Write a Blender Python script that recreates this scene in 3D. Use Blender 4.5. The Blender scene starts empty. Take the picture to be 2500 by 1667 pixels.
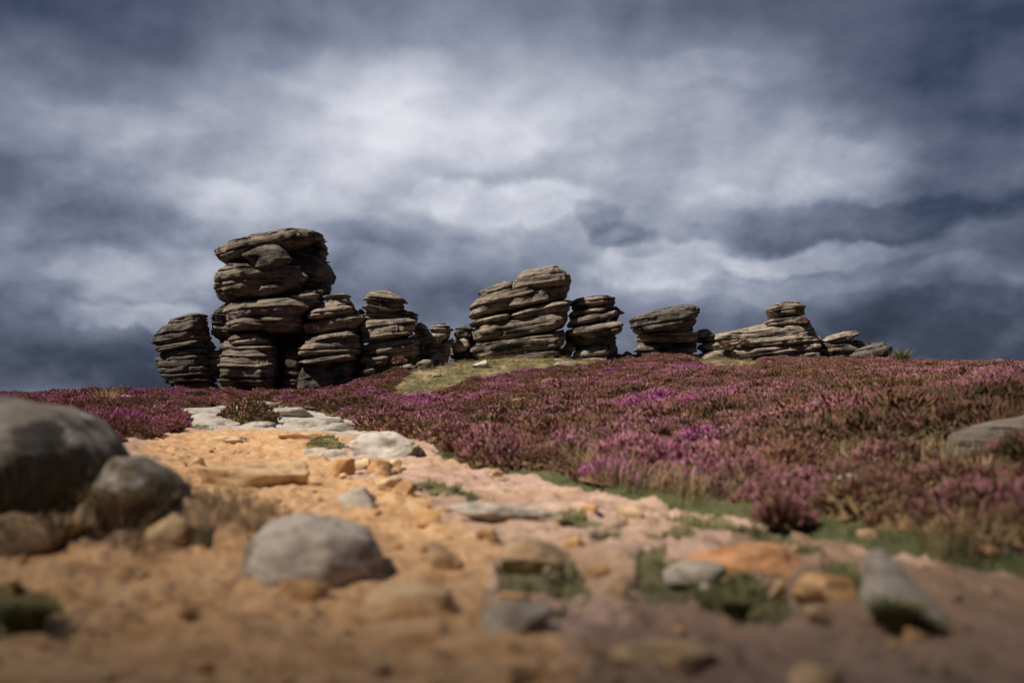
import bpy, bmesh, math, random
import numpy as np
from mathutils import Vector, Matrix
random.seed(7); RNG = np.random.default_rng(11)
R = math.radians
scene = bpy.context.scene
COL = scene.collection

# ------------------------------------------------------------------ camera
# distances in metres; the photograph is used as a survey: a pixel (2500 wide) plus a distance gives a point
FPX = 2500 * 35.0 / 36.0
EYE = 0.7
PITCH = math.atan((898 - 784) / 2287.0)
CP, SP = math.cos(PITCH), math.sin(PITCH)
def ray(x, y):
    a = (x - 1250.0) / FPX; b = -(y - 833.5) / FPX
    return a, CP - b * SP, SP + b * CP
def at(x, y, Y):
    a, f, u = ray(x, y); t = Y / f
    return Vector((a * t, Y, EYE + u * t))
def K(p): return (p[0] * 1.06293, p[1] * 1.06293)        # coordinates read off a 2352 wide view
def project(X, Y, Z):
    f = Y * CP + (Z - EYE) * SP; u = -Y * SP + (Z - EYE) * CP
    f = np.maximum(f, 1e-3)
    return (X / f * FPX + 1250) / 1.06293, (-u / f * FPX + 833.5) / 1.06293

cam = bpy.data.cameras.new('camera'); co = bpy.data.objects.new('camera', cam); COL.objects.link(co)
co.location = (0, 0, EYE); co.rotation_euler = (math.pi / 2 + PITCH, 0, 0)
cam.lens = 35; cam.sensor_width = 36; cam.clip_start = 0.05; cam.clip_end = 20000
cam.dof.use_dof = True; cam.dof.focus_distance = 37; cam.dof.aperture_fstop = 1.0; cam.dof.aperture_blades = 9
scene.camera = co

# ------------------------------------------------------------------ noise
_perm = np.random.default_rng(3).permutation(256); _perm = np.concatenate([_perm, _perm, _perm])
_grad = np.random.default_rng(5).normal(size=(256, 3)); _grad /= np.linalg.norm(_grad, axis=1)[:, None]
def perlin(x, y, z):
    x, y, z = np.broadcast_arrays(np.asarray(x, float), np.asarray(y, float), np.asarray(z, float))
    xi, yi, zi = np.floor(x).astype(int), np.floor(y).astype(int), np.floor(z).astype(int)
    xf, yf, zf = x - xi, y - yi, z - zi
    xi &= 255; yi &= 255; zi &= 255
    u, v, w = [t * t * t * (t * (t * 6 - 15) + 10) for t in (xf, yf, zf)]
    def g(i, j, k):
        h = _perm[_perm[_perm[xi + i] + yi + j] + zi + k]
        gr = _grad[h]
        return gr[..., 0] * (xf - i) + gr[..., 1] * (yf - j) + gr[..., 2] * (zf - k)
    def L(a, b, t): return a + (b - a) * t
    return 1.5 * L(L(L(g(0,0,0), g(1,0,0), u), L(g(0,1,0), g(1,1,0), u), v),
                   L(L(g(0,0,1), g(1,0,1), u), L(g(0,1,1), g(1,1,1), u), v), w)
def fbm(x, y, z, o=4, gain=0.5):
    s = 0; a = 1.0; t = 0
    for k in range(o):
        s = s + a * perlin(x * 2 ** k + 17.3 * k, y * 2 ** k + 5.1 * k, z * 2 ** k); t += a; a *= gain
    return s / t
def sstep(a, b, x):
    t = np.clip((x - a) / (b - a), 0, 1); return t * t * (3 - 2 * t)

# ------------------------------------------------------------------ object helpers
def tag(o, label=None, cat=None, group=None, kind=None):
    if label: o['label'] = label
    if cat: o['category'] = cat
    if group: o['group'] = group
    if kind: o['kind'] = kind
    return o
def link(name, me, mat, parent=None):
    o = bpy.data.objects.new(name, me); COL.objects.link(o)
    if mat is not None: me.materials.append(mat)
    if parent is not None: o.parent = parent
    return o
def empty(name, loc):
    o = bpy.data.objects.new(name, None); COL.objects.link(o); o.location = loc; o.empty_display_size = .3
    return o
def mesh_np(name, V, F, smooth=True):
    me = bpy.data.meshes.new(name)
    V = np.asarray(V, np.float32); F = np.asarray(F, np.int32)
    n = F.shape[1]
    me.vertices.add(len(V)); me.vertices.foreach_set('co', V.ravel())
    me.loops.add(F.size); me.loops.foreach_set('vertex_index', F.ravel())
    me.polygons.add(len(F)); me.polygons.foreach_set('loop_start', np.arange(0, F.size, n, dtype=np.int32))
    me.polygons.foreach_set('loop_total', np.full(len(F), n, np.int32))
    me.polygons.foreach_set('use_smooth', np.full(len(F), smooth, bool))
    me.update(); me.validate(); return me
def fattr(me, name, arr, dom='POINT'):
    a = me.attributes.new(name, 'FLOAT', dom); a.data.foreach_set('value', np.asarray(arr, np.float32).ravel())

# ------------------------------------------------------------------ node helpers
class NT:
    def __init__(s, tree): s.t = tree; s.n = tree.nodes; s.l = tree.links
    def new(s, typ, **kw):
        n = s.n.new(typ)
        for k, v in kw.items(): setattr(n, k, v)
        return n
    def put(s, sock, v):
        if isinstance(v, bpy.types.NodeSocket): s.l.new(v, sock)
        elif v is not None:
            if isinstance(v, (tuple, list)) and len(v) == 3 and sock.type == 'RGBA': v = (*v, 1)
            sock.default_value = v
    def math(s, op, a, b=None, c=None, clamp=False):
        n = s.new('ShaderNodeMath', operation=op, use_clamp=clamp)
        s.put(n.inputs[0], a); s.put(n.inputs[1], b); s.put(n.inputs[2], c); return n.outputs[0]
    def mix(s, f, a, b, mode='MIX'):
        n = s.new('ShaderNodeMix', data_type='RGBA', blend_type=mode)
        s.put(n.inputs[0], f); s.put(n.inputs[6], a); s.put(n.inputs[7], b); return n.outputs[2]
    def noise(s, vec, scale, detail=4, rough=.5, dist=0.0, col=False):
        n = s.new('ShaderNodeTexNoise'); s.put(n.inputs['Vector'], vec)
        n.inputs['Scale'].default_value = scale; n.inputs['Detail'].default_value = detail
        n.inputs['Roughness'].default_value = rough; n.inputs['Distortion'].default_value = dist
        return n.outputs['Color' if col else 'Fac']
    def ramp(s, f, stops, interp='LINEAR'):
        n = s.new('ShaderNodeValToRGB'); s.put(n.inputs[0], f); r = n.color_ramp; r.interpolation = interp
        while len(r.elements) < len(stops): r.elements.new(0.5)
        for e, (p, c) in zip(r.elements, stops):
            e.position = p; e.color = (c, c, c, 1) if not isinstance(c, tuple) else (*c, 1)
        return n.outputs[0]
    def step(s, a, b, v):
        n = s.new('ShaderNodeMapRange', interpolation_type='SMOOTHSTEP'); s.put(n.inputs[0], v)
        n.inputs[1].default_value = a; n.inputs[2].default_value = b; return n.outputs[0]
    def mapping(s, vec, scale=(1,1,1), loc=(0,0,0)):
        n = s.new('ShaderNodeMapping'); s.put(n.inputs[0], vec)
        n.inputs['Scale'].default_value = scale; n.inputs['Location'].default_value = loc; return n.outputs[0]
    def attr(s, name, typ='GEOMETRY'):
        n = s.new('ShaderNodeAttribute', attribute_name=name, attribute_type=typ); return n
def material(name):
    m = bpy.data.materials.new(name); m.use_nodes = True; t = NT(m.node_tree); t.n.clear()
    out = t.new('ShaderNodeOutputMaterial'); b = t.new('ShaderNodeBsdfPrincipled')
    b.inputs['Roughness'].default_value = .9; b.inputs['Specular IOR Level'].default_value = .15
    t.l.new(b.outputs[0], out.inputs[0]); return m, t, b
def bump(t, b, h, strength=.5, dist=.03, prev=None):
    n = t.new('ShaderNodeBump'); n.inputs['Strength'].default_value = strength; n.inputs['Distance'].default_value = dist
    t.put(n.inputs['Height'], h)
    if prev is not None: t.l.new(prev, n.inputs['Normal'])
    t.l.new(n.outputs[0], b.inputs['Normal']); return n.outputs[0]

# ------------------------------------------------------------------ terrain shape
def C2(px, py, D): p = at(*K((px, py)), D); return (p.x, p.y, p.z)
ctrl = [(0,0,0),(-3,0,0),(3,0,.05),(0,3,0),(-2.5,3,0),(2,3,0),(0,6,0),(-2,6,0),(-1,9,0),(-3,12,0),(.6,7,0),(-.5,12,0),
        (-3,-8,-.2),(3,-8,0),(8,-5,.3),(-8,-5,0),(-5,10,.08),(-6,15,.12),(-8,20,.25),(-4.5,17,.06),(-4.5,22,.28),(-5,28,.38),
        (-6,32,.5),(-6,36,.68),(-12,36,.6),(-9,30,.42),(-14,30,.4),(-14,22,.3),(-13,25,.35),
        (-2.3,30,.67),(-.42,37,1.64),(-3.5,37,1.48),(-4.6,36,1.12),(.4,40,2.03),(3.2,40,1.92),(6.8,43.5,2.08),(8.9,43.5,2.12),(10.9,43.5,2.0),(14.5,43.5,1.93),
        (16.6,43,1.88),(6.7,36,1.42),(10.8,34,1.3),(9,20,.85),(7.2,14,.72),(10.3,20,.9),(13,26,1.2),(1.08,20,.43),(2.75,12,.2),(4.3,12,.42),(-.5,16,.12),
        (.78,8,0),(2.5,7,.03),(3.4,8,.15),(2.95,6,.08),(-1.06,32,.88),(-1.1,22,.22),(-14,50,.3),(-6,50,.7),(0,50,1.8),(8,50,1.8),(16,50,1.5),(24,45,1.5),(20,36,1.4),
        (-25,40,.2),(-25,20,.2),(-22,0,.1),(18,10,1.2),(20,-5,1.0),(3,28,.95),(-7,7,.08),(5,5,.35)]
ctrl = np.array(ctrl, float)
def _phi(r): return np.sqrt(r * r + 1.5)
_A = _phi(np.hypot(ctrl[:, None, 0] - ctrl[None, :, 0], ctrl[:, None, 1] - ctrl[None, :, 1]))
_W = np.linalg.solve(_A + np.eye(len(ctrl)) * 1e-3, ctrl[:, 2] - .3)
def base_h(X, Y):
    X = np.asarray(X, float); Y = np.asarray(Y, float)
    rr = np.hypot(X, Y)
    k = np.minimum(1, 60 / np.maximum(rr, 1e-6)); Xc, Yc = X * k, Y * k
    z = np.zeros(X.shape)
    for (cx, cy, _), w in zip(ctrl, _W): z += w * _phi(np.hypot(Xc - cx, Yc - cy))
    z = z + .3 + .24 * np.exp(-(((X + 1.72) / .55) ** 2 + ((Y - 4.8) / .6) ** 2))
    drop = sstep(52, 160, rr) * 14 + sstep(150, 1500, rr) * 22
    return z - drop
def ground_detail(X, Y):
    r = np.hypot(X, Y); near = 1 - sstep(14, 26, r)
    d = fbm(X * .9, Y * .9, 3.3, 3) * .05
    d = d + near * (fbm(X * 3.1, Y * 3.1, 8.1, 4) * .055 + np.abs(fbm(X * 1.7 + 40, Y * 2.6, 2.2, 3)) * .06 + np.maximum(fbm(X * 6, Y * 7, 4.7, 3) - .12, 0) * .10 + fbm(X * 13, Y * 13, 1.7, 3) * .010)
    q = fbm(X * .9 + 3, Y * 1.2, 11.7, 4) * 5; k = np.floor(q); d = d + near * (.030 - .016 * sstep(-1.2, .3, X - (Y - 4) * -.25)) * (k + sstep(.80, 1.0, q - k) - q * .75)
    return d + fbm(X * .12, Y * .12, 6.1, 3) * .10 * sstep(10, 30, r)
def ground(X, Y): return base_h(X, Y) + ground_detail(np.asarray(X, float), np.asarray(Y, float))
def hit(px, py):
    a, f, u = ray(*K((px, py)))
    t = np.linspace(1.2, 60, 3000); z = ground(a * t, f * t); d = EYE + u * t - z
    i = int(np.argmax(d < 0)) if (d < 0).any() else len(t) - 1
    return Vector((a * t[i], f * t[i], float(z[i])))

# ------------------------------------------------------------------ ground cover zones (2352 wide survey coordinates)
def inpoly(U, V, poly):
    r = np.zeros(U.shape, bool); n = len(poly)
    for i in range(n):
        x0, y0 = poly[i]; x1, y1 = poly[(i + 1) % n]
        if y0 == y1: continue
        c = ((y0 > V) != (y1 > V)) & (U < (x1 - x0) * (V - y0) / (y1 - y0) + x0); r ^= c
    return r
P_OPEN = [(-3000,1100),(-300,1045),(150,1030),(300,1008),(405,985),(410,938),(520,928),(640,930),(710,945),(830,968),(850,985),(920,995),(965,1008),(1075,1062),
          (1200,1092),(1400,1140),(1560,1168),(1700,1198),(1850,1228),(2000,1262),(2200,1300),(2352,1340),(2700,1440),(4000,2000),(4000,30000),(-3000,30000)]
P_SAND = [(-3000,1400),(-300,1300),(0,1262),(395,1250),(430,1180),(400,1080),(315,1030),(330,1000),(560,985),(720,990),(800,1010),(740,1045),(790,1085),(900,1110),(960,1140),(1040,1200),(1150,1250),(1090,1340),
          (1110,1400),(1250,1450),(1330,1520),(1400,1600),(1700,3000),(1500,30000),(-3000,30000)]
P_SLAB = [(405,985),(405,938),(520,926),(640,928),(710,945),(830,965),(840,1000),(720,992),(560,986)]
P_SADDLE = [(875,915),(905,880),(940,850),(1000,815),(1080,805),(1300,805),(1450,812),(1440,842),(1310,848),(1200,860),(1080,885),(1010,915),(955,930),(920,922)]
P_SADDLE2 = [(1590,812),(1760,822),(1740,850),(1600,846)]
P_GREEN = [[(945,1108),(985,1102),(1032,1112),(1025,1132),(960,1130)],[(1010,1135),(1060,1122),(1125,1138),(1100,1155),(1030,1155)],
           [(1270,1165),(1310,1160),(1350,1195),(1330,1215),(1280,1200)],[(1350,1205),(1415,1185),(1420,1200),(1370,1222)],
           [(1130,1300),(1210,1290),(1330,1310),(1350,1345),(1290,1375),(1200,1350),(1120,1345)],[(1380,1222),(1450,1215),(1440,1240),(1390,1245)],
           [(1430,1340),(1500,1270),(1560,1260),(1580,1300),(1540,1360),(1450,1380)],[(1530,1330),(1600,1305),(1720,1300),(1760,1345),(1760,1420),(1690,1440),(1580,1390)],
           [(1480,1225),(1570,1210),(1600,1235),(1500,1245)],[(1920,1300),(1990,1280),(2010,1330),(2120,1400),(2185,1440),(2150,1468),(2020,1440),(1950,1380)],
           [(1750,1290),(1820,1280),(1840,1310),(1770,1330)],[(1240,1390),(1285,1400),(1300,1450),(1255,1450)],
           [(0,1350),(90,1360),(150,1395),(90,1450),(-60,1480),(-400,1480),(-400,1350)],[(700,1000),(780,1000),(800,1030),(720,1050)],[(1000,1040),(1050,1040),(1080,1060),(1010,1055)],
           [(1500,1185),(1620,1182),(1800,1225),(1980,1285),(1900,1290),(1700,1235)],[(400,975),(500,965),(480,985),(420,992)],[(600,940),(660,935),(660,945),(610,950)],[(1990,1490),(2150,1520),(2300,1560),(2100,1568)]]
P_VERGE = [(960,1000),(1000,1010),(1080,1045),(1200,1068),(1400,1112),(1560,1136),(1700,1162),(1780,1160),(1900,1160),(1960,1185),(2100,1225),(2352,1285),(2700,1385),(2700,1460),(2352,1345),(2200,1305),(2000,1268),(1850,1233),(1700,1202),(1560,1172),(1400,1144),(1200,1096),(1075,1066)]
P_PATH_SHADE = [(1290,1700),(1330,1500),(1420,1400),(1560,1345),(1700,1270),(1850,1240),(2000,1268),(2200,1308),(2352,1348),(2700,1450),(4000,2000),(4000,30000),(1500,30000)]  # shade painted into the soil colour of the lower right path
def zones(X, Y):
    Z = base_h(X, Y)
    j1 = fbm(X * 1.1, Y * 1.1, 4.4, 3); j2 = fbm(X * 6, Y * 6, 9.4, 3)
    U, V = project(X, np.maximum(Y, .3), Z)
    dist = np.maximum(np.hypot(X, Y), 1)
    U = U + (j1 * .22 + j2 * .07) * 2287 / dist * np.minimum(1, dist / 10 + .3)
    V = V + (j2 * .5 + j1) * np.clip(400 / dist ** 1.3, 1, 26)
    front = Y > .3
    op = inpoly(U, V, P_OPEN) & front | (~front & (np.abs(X + .5) < 2.2))
    sand = (inpoly(U, V, P_SAND) & front | (~front & (X < .3) & (X > -2.5)))
    slab = inpoly(U, V, P_SLAB) & front
    green = np.zeros(X.shape, bool)
    for p in P_GREEN: green |= inpoly(U, V, p)
    green &= front; verge = inpoly(U, V, P_VERGE) & front
    sad = (inpoly(U, V, P_SADDLE) | inpoly(U, V, P_SADDLE2)) & front & (Y > 15)
    return op, sand & op, slab & op, green, verge, sad

def shade_earth_zone(X, Y):
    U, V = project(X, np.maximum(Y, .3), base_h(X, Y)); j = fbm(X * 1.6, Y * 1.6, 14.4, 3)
    return (inpoly(U + j * 260, V + j * 110, P_PATH_SHADE) & (Y > .3)) | ((Y > 4.1) & (Y < 5.6) & (X < -1.3) & (X > -3))  # painted shade on the path, plus the brown earth bank by the boulder
# ------------------------------------------------------------------ ground mesh
def build_ground():
    rs = [0.25]
    while rs[-1] < 55: rs.append(rs[-1] * (1.0085 if rs[-1] > 1.5 else 1.06))
    while rs[-1] < 6000: rs.append(rs[-1] * 1.09)
    rs = np.array(rs)
    th = np.concatenate([np.linspace(-36, 36, 500), np.linspace(39, 321, 95)]); th = np.radians(th)
    n, m = len(rs), len(th)
    X = rs[:, None] * np.sin(th)[None]; Y = rs[:, None] * np.cos(th)[None]
    X, Y = X.ravel(), Y.ravel()
    Z = ground(X, Y)
    op, sand, slab, green, verge, sad = zones(X, Y)
    Z = Z - .03 * green
    i = np.arange(n - 1)[:, None] * m; j = np.arange(m)[None]; j2 = (j + 1) % m
    F = np.stack([i + j, i + m + j, i + m + j2, i + j2], -1).reshape(-1, 4)[:, ::-1]
    V = np.stack([X, Y, Z], 1)
    V = np.vstack([V, [[0, 0, float(ground(np.zeros(1), np.zeros(1))[0])]]])
    me = mesh_np('ground', V, F)
    bm = bmesh.new(); bm.from_mesh(me); bm.verts.ensure_lookup_table(); c = bm.verts[-1]
    for k in range(m): bm.faces.new((bm.verts[k], bm.verts[(k + 1) % m], c)).smooth = True
    bm.to_mesh(me); bm.free()
    ext = lambda a: np.concatenate([a.astype(np.float32), [0]])
    fattr(me, 'open', ext(op)); fattr(me, 'shade_earth', ext(shade_earth_zone(X, Y))); fattr(me, 'sand', ext(sand)); fattr(me, 'slab', ext(slab)); fattr(me, 'green', ext(green | (verge & ~op))); fattr(me, 'saddle', ext(sad))
    m_, t, b = material('moor_ground')
    pos = t.new('ShaderNodeNewGeometry').outputs['Position']
    n1 = t.noise(pos, 1.3, 6, .6); n2 = t.noise(pos, 7, 6, .65); n3 = t.noise(pos, 45, 4, .6); n4 = t.noise(t.mapping(pos, (1, 2.6, 1)), 2.4, 5, .6, .4)
    nn = t.math('MULTIPLY_ADD', n2, .5, t.math('MULTIPLY', n3, .5))
    sand_c = t.ramp(n4, [(.28, (.30, .15, .068)), (.43, (.45, .255, .118)), (.56, (.54, .33, .172)), (.75, (.36, .21, .11))])
    sand_c = t.mix(t.step(.53, .66, n2), sand_c, (.30, .165, .08)); sand_c = t.mix(t.step(.57, .75, n3), sand_c, (.55, .40, .25))
    path_c = t.ramp(n1, [(.3, (.27, .165, .12)), (.5, (.42, .28, .205)), (.7, (.47, .335, .26))])
    path_c = t.mix(t.step(.48, .66, n2), path_c, (.25, .155, .11)); path_c = t.mix(t.step(.45, .6, t.noise(pos, .7, 4, .6)), path_c, t.mix(.5, path_c, (.40, .24, .12))); path_c = t.mix(t.step(.6, .72, n3), path_c, (.50, .40, .32))
    slab_c = t.ramp(n2, [(.3, (.20, .18, .15)), (.55, (.42, .38, .33)), (.75, (.50, .46, .41))])
    peat = t.ramp(nn, [(.3, (.03, .02, .015)), (.7, (.09, .055, .035))])
    green_c = t.ramp(nn, [(.3, (.04, .046, .018)), (.52, (.085, .098, .036)), (.7, (.16, .13, .065))])
    sad_c = t.ramp(t.noise(t.mapping(pos, (1, .45, 1)), 1.1, 6, .65), [(.3, (.045, .055, .02)), (.44, (.11, .10, .045)), (.58, (.23, .17, .09)), (.72, (.30, .26, .20))])
    A = lambda s: t.attr(s).outputs['Fac']
    jit = t.math('MULTIPLY_ADD', t.math('SUBTRACT', n2, .5), 2.0, 0)
    soft = lambda s: t.step(.25, .75, t.math('ADD', A(s), jit))
    c = t.mix(soft('open'), peat, path_c); c = t.mix(soft('sand'), c, sand_c); c = t.mix(t.math('MULTIPLY', soft('shade_earth'), .62), c, t.mix(n2, (.095, .054, .034), (.27, .17, .11))); c = t.mix(soft('slab'), c, slab_c)
    c = t.mix(t.math('MULTIPLY', soft('green'), .8), c, green_c); c = t.mix(soft('saddle'), c, sad_c)
    t.l.new(c, b.inputs['Base Color'])
    nb = bump(t, b, n2, .6, .05); bump(t, b, n3, .55, .012, nb)
    tag(link('ground', me, m_), 'open moorland ground with a worn sandy track and a pinkish dirt footpath', 'ground', kind='structure')
build_ground()

# ------------------------------------------------------------------ rock materials
def rock_material(name, base, dark, warm, lich=.5, moss=0.0, strata=True, sscale=1.0):
    m, t, b = material(name)
    oc = t.new('ShaderNodeTexCoord').outputs['Object']; rnd = t.new('ShaderNodeObjectInfo').outputs['Random']
    off = t.new('ShaderNodeVectorMath', operation='ADD'); t.l.new(oc, off.inputs[0])
    cv = t.new('ShaderNodeCombineXYZ'); 
    for k, s in enumerate((37., 91., 13.)): t.l.new(t.math('MULTIPLY', rnd, s), cv.inputs[k])
    t.l.new(cv.outputs[0], off.inputs[1]); v = off.outputs[0]
    big = t.noise(t.mapping(v, (1, 1, 1.8)), .9 * sscale, 5, .6); med = t.noise(t.mapping(v, (1, 1, 2.2 if strata else 1)), 3.2 * sscale, 6, .65)
    fine = t.noise(v, 26 * sscale, 5, .7)
    st = t.noise(t.mapping(v, (.5, .5, 5.6 if strata else 1.5)), 3.0 * sscale, 8, .75, .15)
    c = t.ramp(t.math('MULTIPLY_ADD', med, .6, t.math('MULTIPLY', st, .4)), [(.30, tuple(x * .5 for x in base)), (.45, base), (.6, tuple(x * 1.25 for x in base)), (.75, warm)])
    c = t.mix(t.math('MULTIPLY', t.step(.50, .62, big), .85), c, dark)
    wm = t.noise(t.mapping(v, (1, 1, 2), (9, 3, 1)), 1.3 * sscale, 5, .62)
    c = t.mix(t.math('MULTIPLY', t.step(.54, .68, wm), .7), c, warm)
    c = t.mix(t.math('MULTIPLY', t.step(.49, .40, st), .85 if strata else .4), c, tuple(x * .55 for x in dark))
    c = t.mix(t.step(.3, .7, fine), c, t.mix(1.0, c, (1.35, 1.3, 1.25), 'MULTIPLY'))
    vo = t.new('ShaderNodeTexVoronoi', feature='F1'); vo.inputs['Scale'].default_value = 5.5 * sscale
    wv = t.new('ShaderNodeVectorMath', operation='MULTIPLY_ADD'); t.l.new(t.noise(v, 9 * sscale, 3, .6, col=True), wv.inputs[0]); wv.inputs[1].default_value = (.14 / sscale,) * 3; t.l.new(v, wv.inputs[2])
    t.l.new(wv.outputs[0], vo.inputs['Vector'])
    lm = t.math('MULTIPLY', t.step(.22, .10, vo.outputs['Distance']), t.step(.56, .66, t.noise(v, 1.1 * sscale, 3, .5)))
    c = t.mix(t.math('MULTIPLY', lm, lich), c, (.50, .48, .43))
    if moss > 0:
        g = t.new('ShaderNodeNewGeometry').outputs['Position']; z = t.new('ShaderNodeSeparateXYZ'); t.l.new(oc, z.inputs[0])
        mm = t.step(.45, .65, t.math('ADD', t.math('MULTIPLY_ADD', z.outputs[2], -1.6, .36), t.noise(v, 4 * sscale, 6, .7)))
        mc = t.ramp(t.noise(t.mapping(v, (3, 3, .6)), 6 * sscale, 5, .7), [(.3, (.035, .030, .012)), (.5, (.10, .075, .035)), (.7, (.22, .16, .09))])
        c = t.mix(t.math('MULTIPLY', mm, moss), c, mc)
    t.l.new(c, b.inputs['Base Color'])
    n1 = bump(t, b, st, 1.0 if strata else .4, (.16 if strata else .09) / sscale); bump(t, b, fine, .5, .02 / sscale, n1)
    return m
M_GRIT = rock_material('gritstone', (.225, .185, .146), (.034, .032, .032), (.49, .375, .265), 1.0)
M_GRITP = rock_material('pale_gritstone', (.30, .25, .20), (.062, .056, .052), (.54, .43, .32), 1.0)
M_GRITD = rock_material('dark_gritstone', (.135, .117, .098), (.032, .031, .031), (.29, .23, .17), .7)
M_GREY = rock_material('grey_stone', (.33, .29, .24), (.16, .13, .10), (.46, .41, .35), .6, 0, False, 3)
M_WARM = rock_material('warm_grey_stone', (.36, .31, .255), (.16, .13, .10), (.52, .465, .40), .6, 0, False, 4)
M_PALE = rock_material('pale_stone', (.38, .34, .29), (.20, .17, .14), (.50, .46, .41), .5, 0, False, 3)
M_SLAB = rock_material('bedrock_slab', (.27, .24, .205), (.12, .105, .088), (.36, .33, .295), .5, 0, False, 3)
M_ORANGE = rock_material('ochre_stone', (.40, .235, .11), (.23, .13, .06), (.54, .35, .18), .12, 0, False, 4)
M_TAN = rock_material('tan_stone', (.42, .29, .165), (.22, .145, .085), (.52, .39, .25), .3, 0, False, 4)
M_BROWN = rock_material('brown_stone', (.22, .15, .085), (.075, .052, .032), (.36, .25, .15), .5, 0, False, 4)
M_RED = rock_material('rusty_stone', (.46, .235, .115), (.32, .15, .07), (.55, .34, .19), .1, 0, False, 3)
M_MOSSY = rock_material('mossy_boulder_stone', (.21, .183, .15), (.045, .040, .034), (.56, .51, .45), 1.0, .95, False, 2.6)

# ------------------------------------------------------------------ bedded rock block
def block(pts, dip, ry, yc, seed, strata=True, rough=1.0, plan=None, cell=.027):
    """pts: front outline (x, z) in metres at distance yc. Returns verts (local, bedding aligned), faces, origin."""
    rng = np.random.default_rng(seed)
    P = np.array(pts, float); cen = (P.min(0) + P.max(0)) / 2
    if strata: P = cen + (P - cen) * np.minimum(1 + np.array([.03, .01]) / np.maximum((P.max(0) - P.min(0)) / 2, .05), 1.3)
    c, s = math.cos(dip), math.sin(dip)
    Q = P - cen; A = Q[:, 0] * c + Q[:, 1] * s; B = -Q[:, 0] * s + Q[:, 1] * c
    b0, b1 = B.min(), B.max(); n = int(np.clip((b1 - b0) / cell, 7, 150))
    bs = b0 + (b1 - b0) * (np.arange(n) + .5) / n
    lo = np.full(n, 1e9); hi = np.full(n, -1e9); m = len(P)
    for i in range(m):
        a0, q0, a1, q1 = A[i], B[i], A[(i + 1) % m], B[(i + 1) % m]
        if abs(q1 - q0) < 1e-9: continue
        t = (bs - q0) / (q1 - q0); ok = (t >= 0) & (t <= 1); aa = a0 + (a1 - a0) * t
        lo = np.where(ok, np.minimum(lo, aa), lo); hi = np.where(ok, np.maximum(hi, aa), hi)
    Wm = (hi - lo).max()
    e = plan or rng.uniform(.42, .62)
    M = int(np.clip(2.4 * (Wm + 2 * ry) / (cell * 1.6), 40, 260))
    th = np.linspace(0, 2 * np.pi, M, endpoint=False) + .01
    ct, stn = np.cos(th), np.sin(th)
    ex, ey = np.sign(ct) * np.abs(ct) ** e, np.sign(stn) * np.abs(stn) ** e
    rings = []
    def ring(b, l, h, shrink=1.0):
        w = (h - l) / 2; fr = max((h - l) / Wm, .02) ** (.34 if strata else .5)
        return np.stack([(l + h) / 2 + w * shrink * ex, ry * fr * shrink * ey, np.full(M, b)], 1)
    for sh, q in ((.15, 0.0), (.5, .0), (.82, .15)): rings.append(ring(b0 + (bs[0] - b0) * q, lo[0], hi[0], sh))
    for k in range(n): rings.append(ring(bs[k], lo[k], hi[k]))
    for sh, q in ((.82, .85), (.5, 1.), (.15, 1.)): rings.append(ring(bs[-1] + (b1 - bs[-1]) * q, lo[-1], hi[-1], sh))
    V = np.concatenate(rings); N = len(rings)
    if strata:
        tt = np.clip((V[:, 2] - b0) / (b1 - b0), 0, 1); V[:, 1] += min(ry, .9) * (.34 * sstep(.30, .0, tt) + .20 * sstep(.6, 1.0, tt))
    ox, oy = rng.uniform(0, 90, 2)
    X, Y, Z = V[:, 0] + ox, V[:, 1] + oy, V[:, 2]
    nx, ny = np.tile(ex / np.maximum(np.hypot(ex, ey), 1e-6), N), np.tile(ey / np.maximum(np.hypot(ex, ey), 1e-6), N)
    size = min(1.0, (b1 - b0) / .5); bed = rng.choice([.35, .55, .8, 1.0])
    # large facets and hollows, mostly in depth so the profile holds
    lf = fbm(X * .8, Y * .8, Z * .9 + ox, 3); V[:, 1] += lf * .30 * ry * rough
    d = fbm(X * 1.3, Y * 1.3, Z * 2.0, 3) * (.05 if strata else .08) * rough * size + fbm(X * 4, Y * 4, Z * 13, 3) * .016 * rough
    if strata:
        th_ = rng.choice([.05, .08, .13, .20, .30], 80) * rng.uniform(.8, 1.3, 80); bounds = b0 - .4 + np.cumsum(th_)
        dep = rng.choice([.04, .07, .12, .18, .24], 90) * rng.uniform(.6, 1.1) * (.55 + .45 * size) * (.45 + .55 * bed); offs = rng.choice([-.20, -.12, -.07, -.03, 0, 0], 90) * rng.uniform(.7, 1.1, 90) * size * bed
        w = Z + fbm(X * .4, Y * .4, 1.3, 3) * .16 + fbm(X * 1.5, Y * 1.5, Z * .7, 2) * .025
        k = np.clip(np.searchsorted(bounds, w), 1, 79); l_, h_ = bounds[k - 1], bounds[k]
        d0, d1 = w - l_, h_ - w
        msk = sstep(-.45, -.05, perlin(X * .9 + k * 3.7, Y * .9, k * 1.9)); msk1 = sstep(-.45, -.05, perlin(X * .9 + (k + 1) * 3.7, Y * .9, (k + 1) * 1.9))
        d = d - dep[k - 1] * np.exp(-(d0 / .030) ** 2) * msk - dep[k] * np.exp(-(d1 / .022) ** 2) * msk1
        o1 = offs[k] + offs[k - 1] * 0
        o0 = offs[k - 1]; bl = sstep(0, .022, d0); d = d + o0 * (1 - bl) + o1 * bl
        # broken joint steps
        jn = perlin(X * 1.1 + 50, Y * 1.1, k * 2.3); d = d - .06 * size * sstep(.20, .24, jn) - .06 * size * np.exp(-(perlin(X * .8 + 9, Y * .8, np.floor(w * 1.7) * 3.1) / .035) ** 2) * (perlin(X * .5, Y * .5, np.floor(w * 1.7) * 1.3 + 4) > .05)
    V[:, 0] += nx * d; V[:, 1] += ny * d
    V[:, 2] += fbm(X * 1.8, Y * 1.8, Z * .5 + 7, 3) * (.025 if strata else .05) * size * rough
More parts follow.
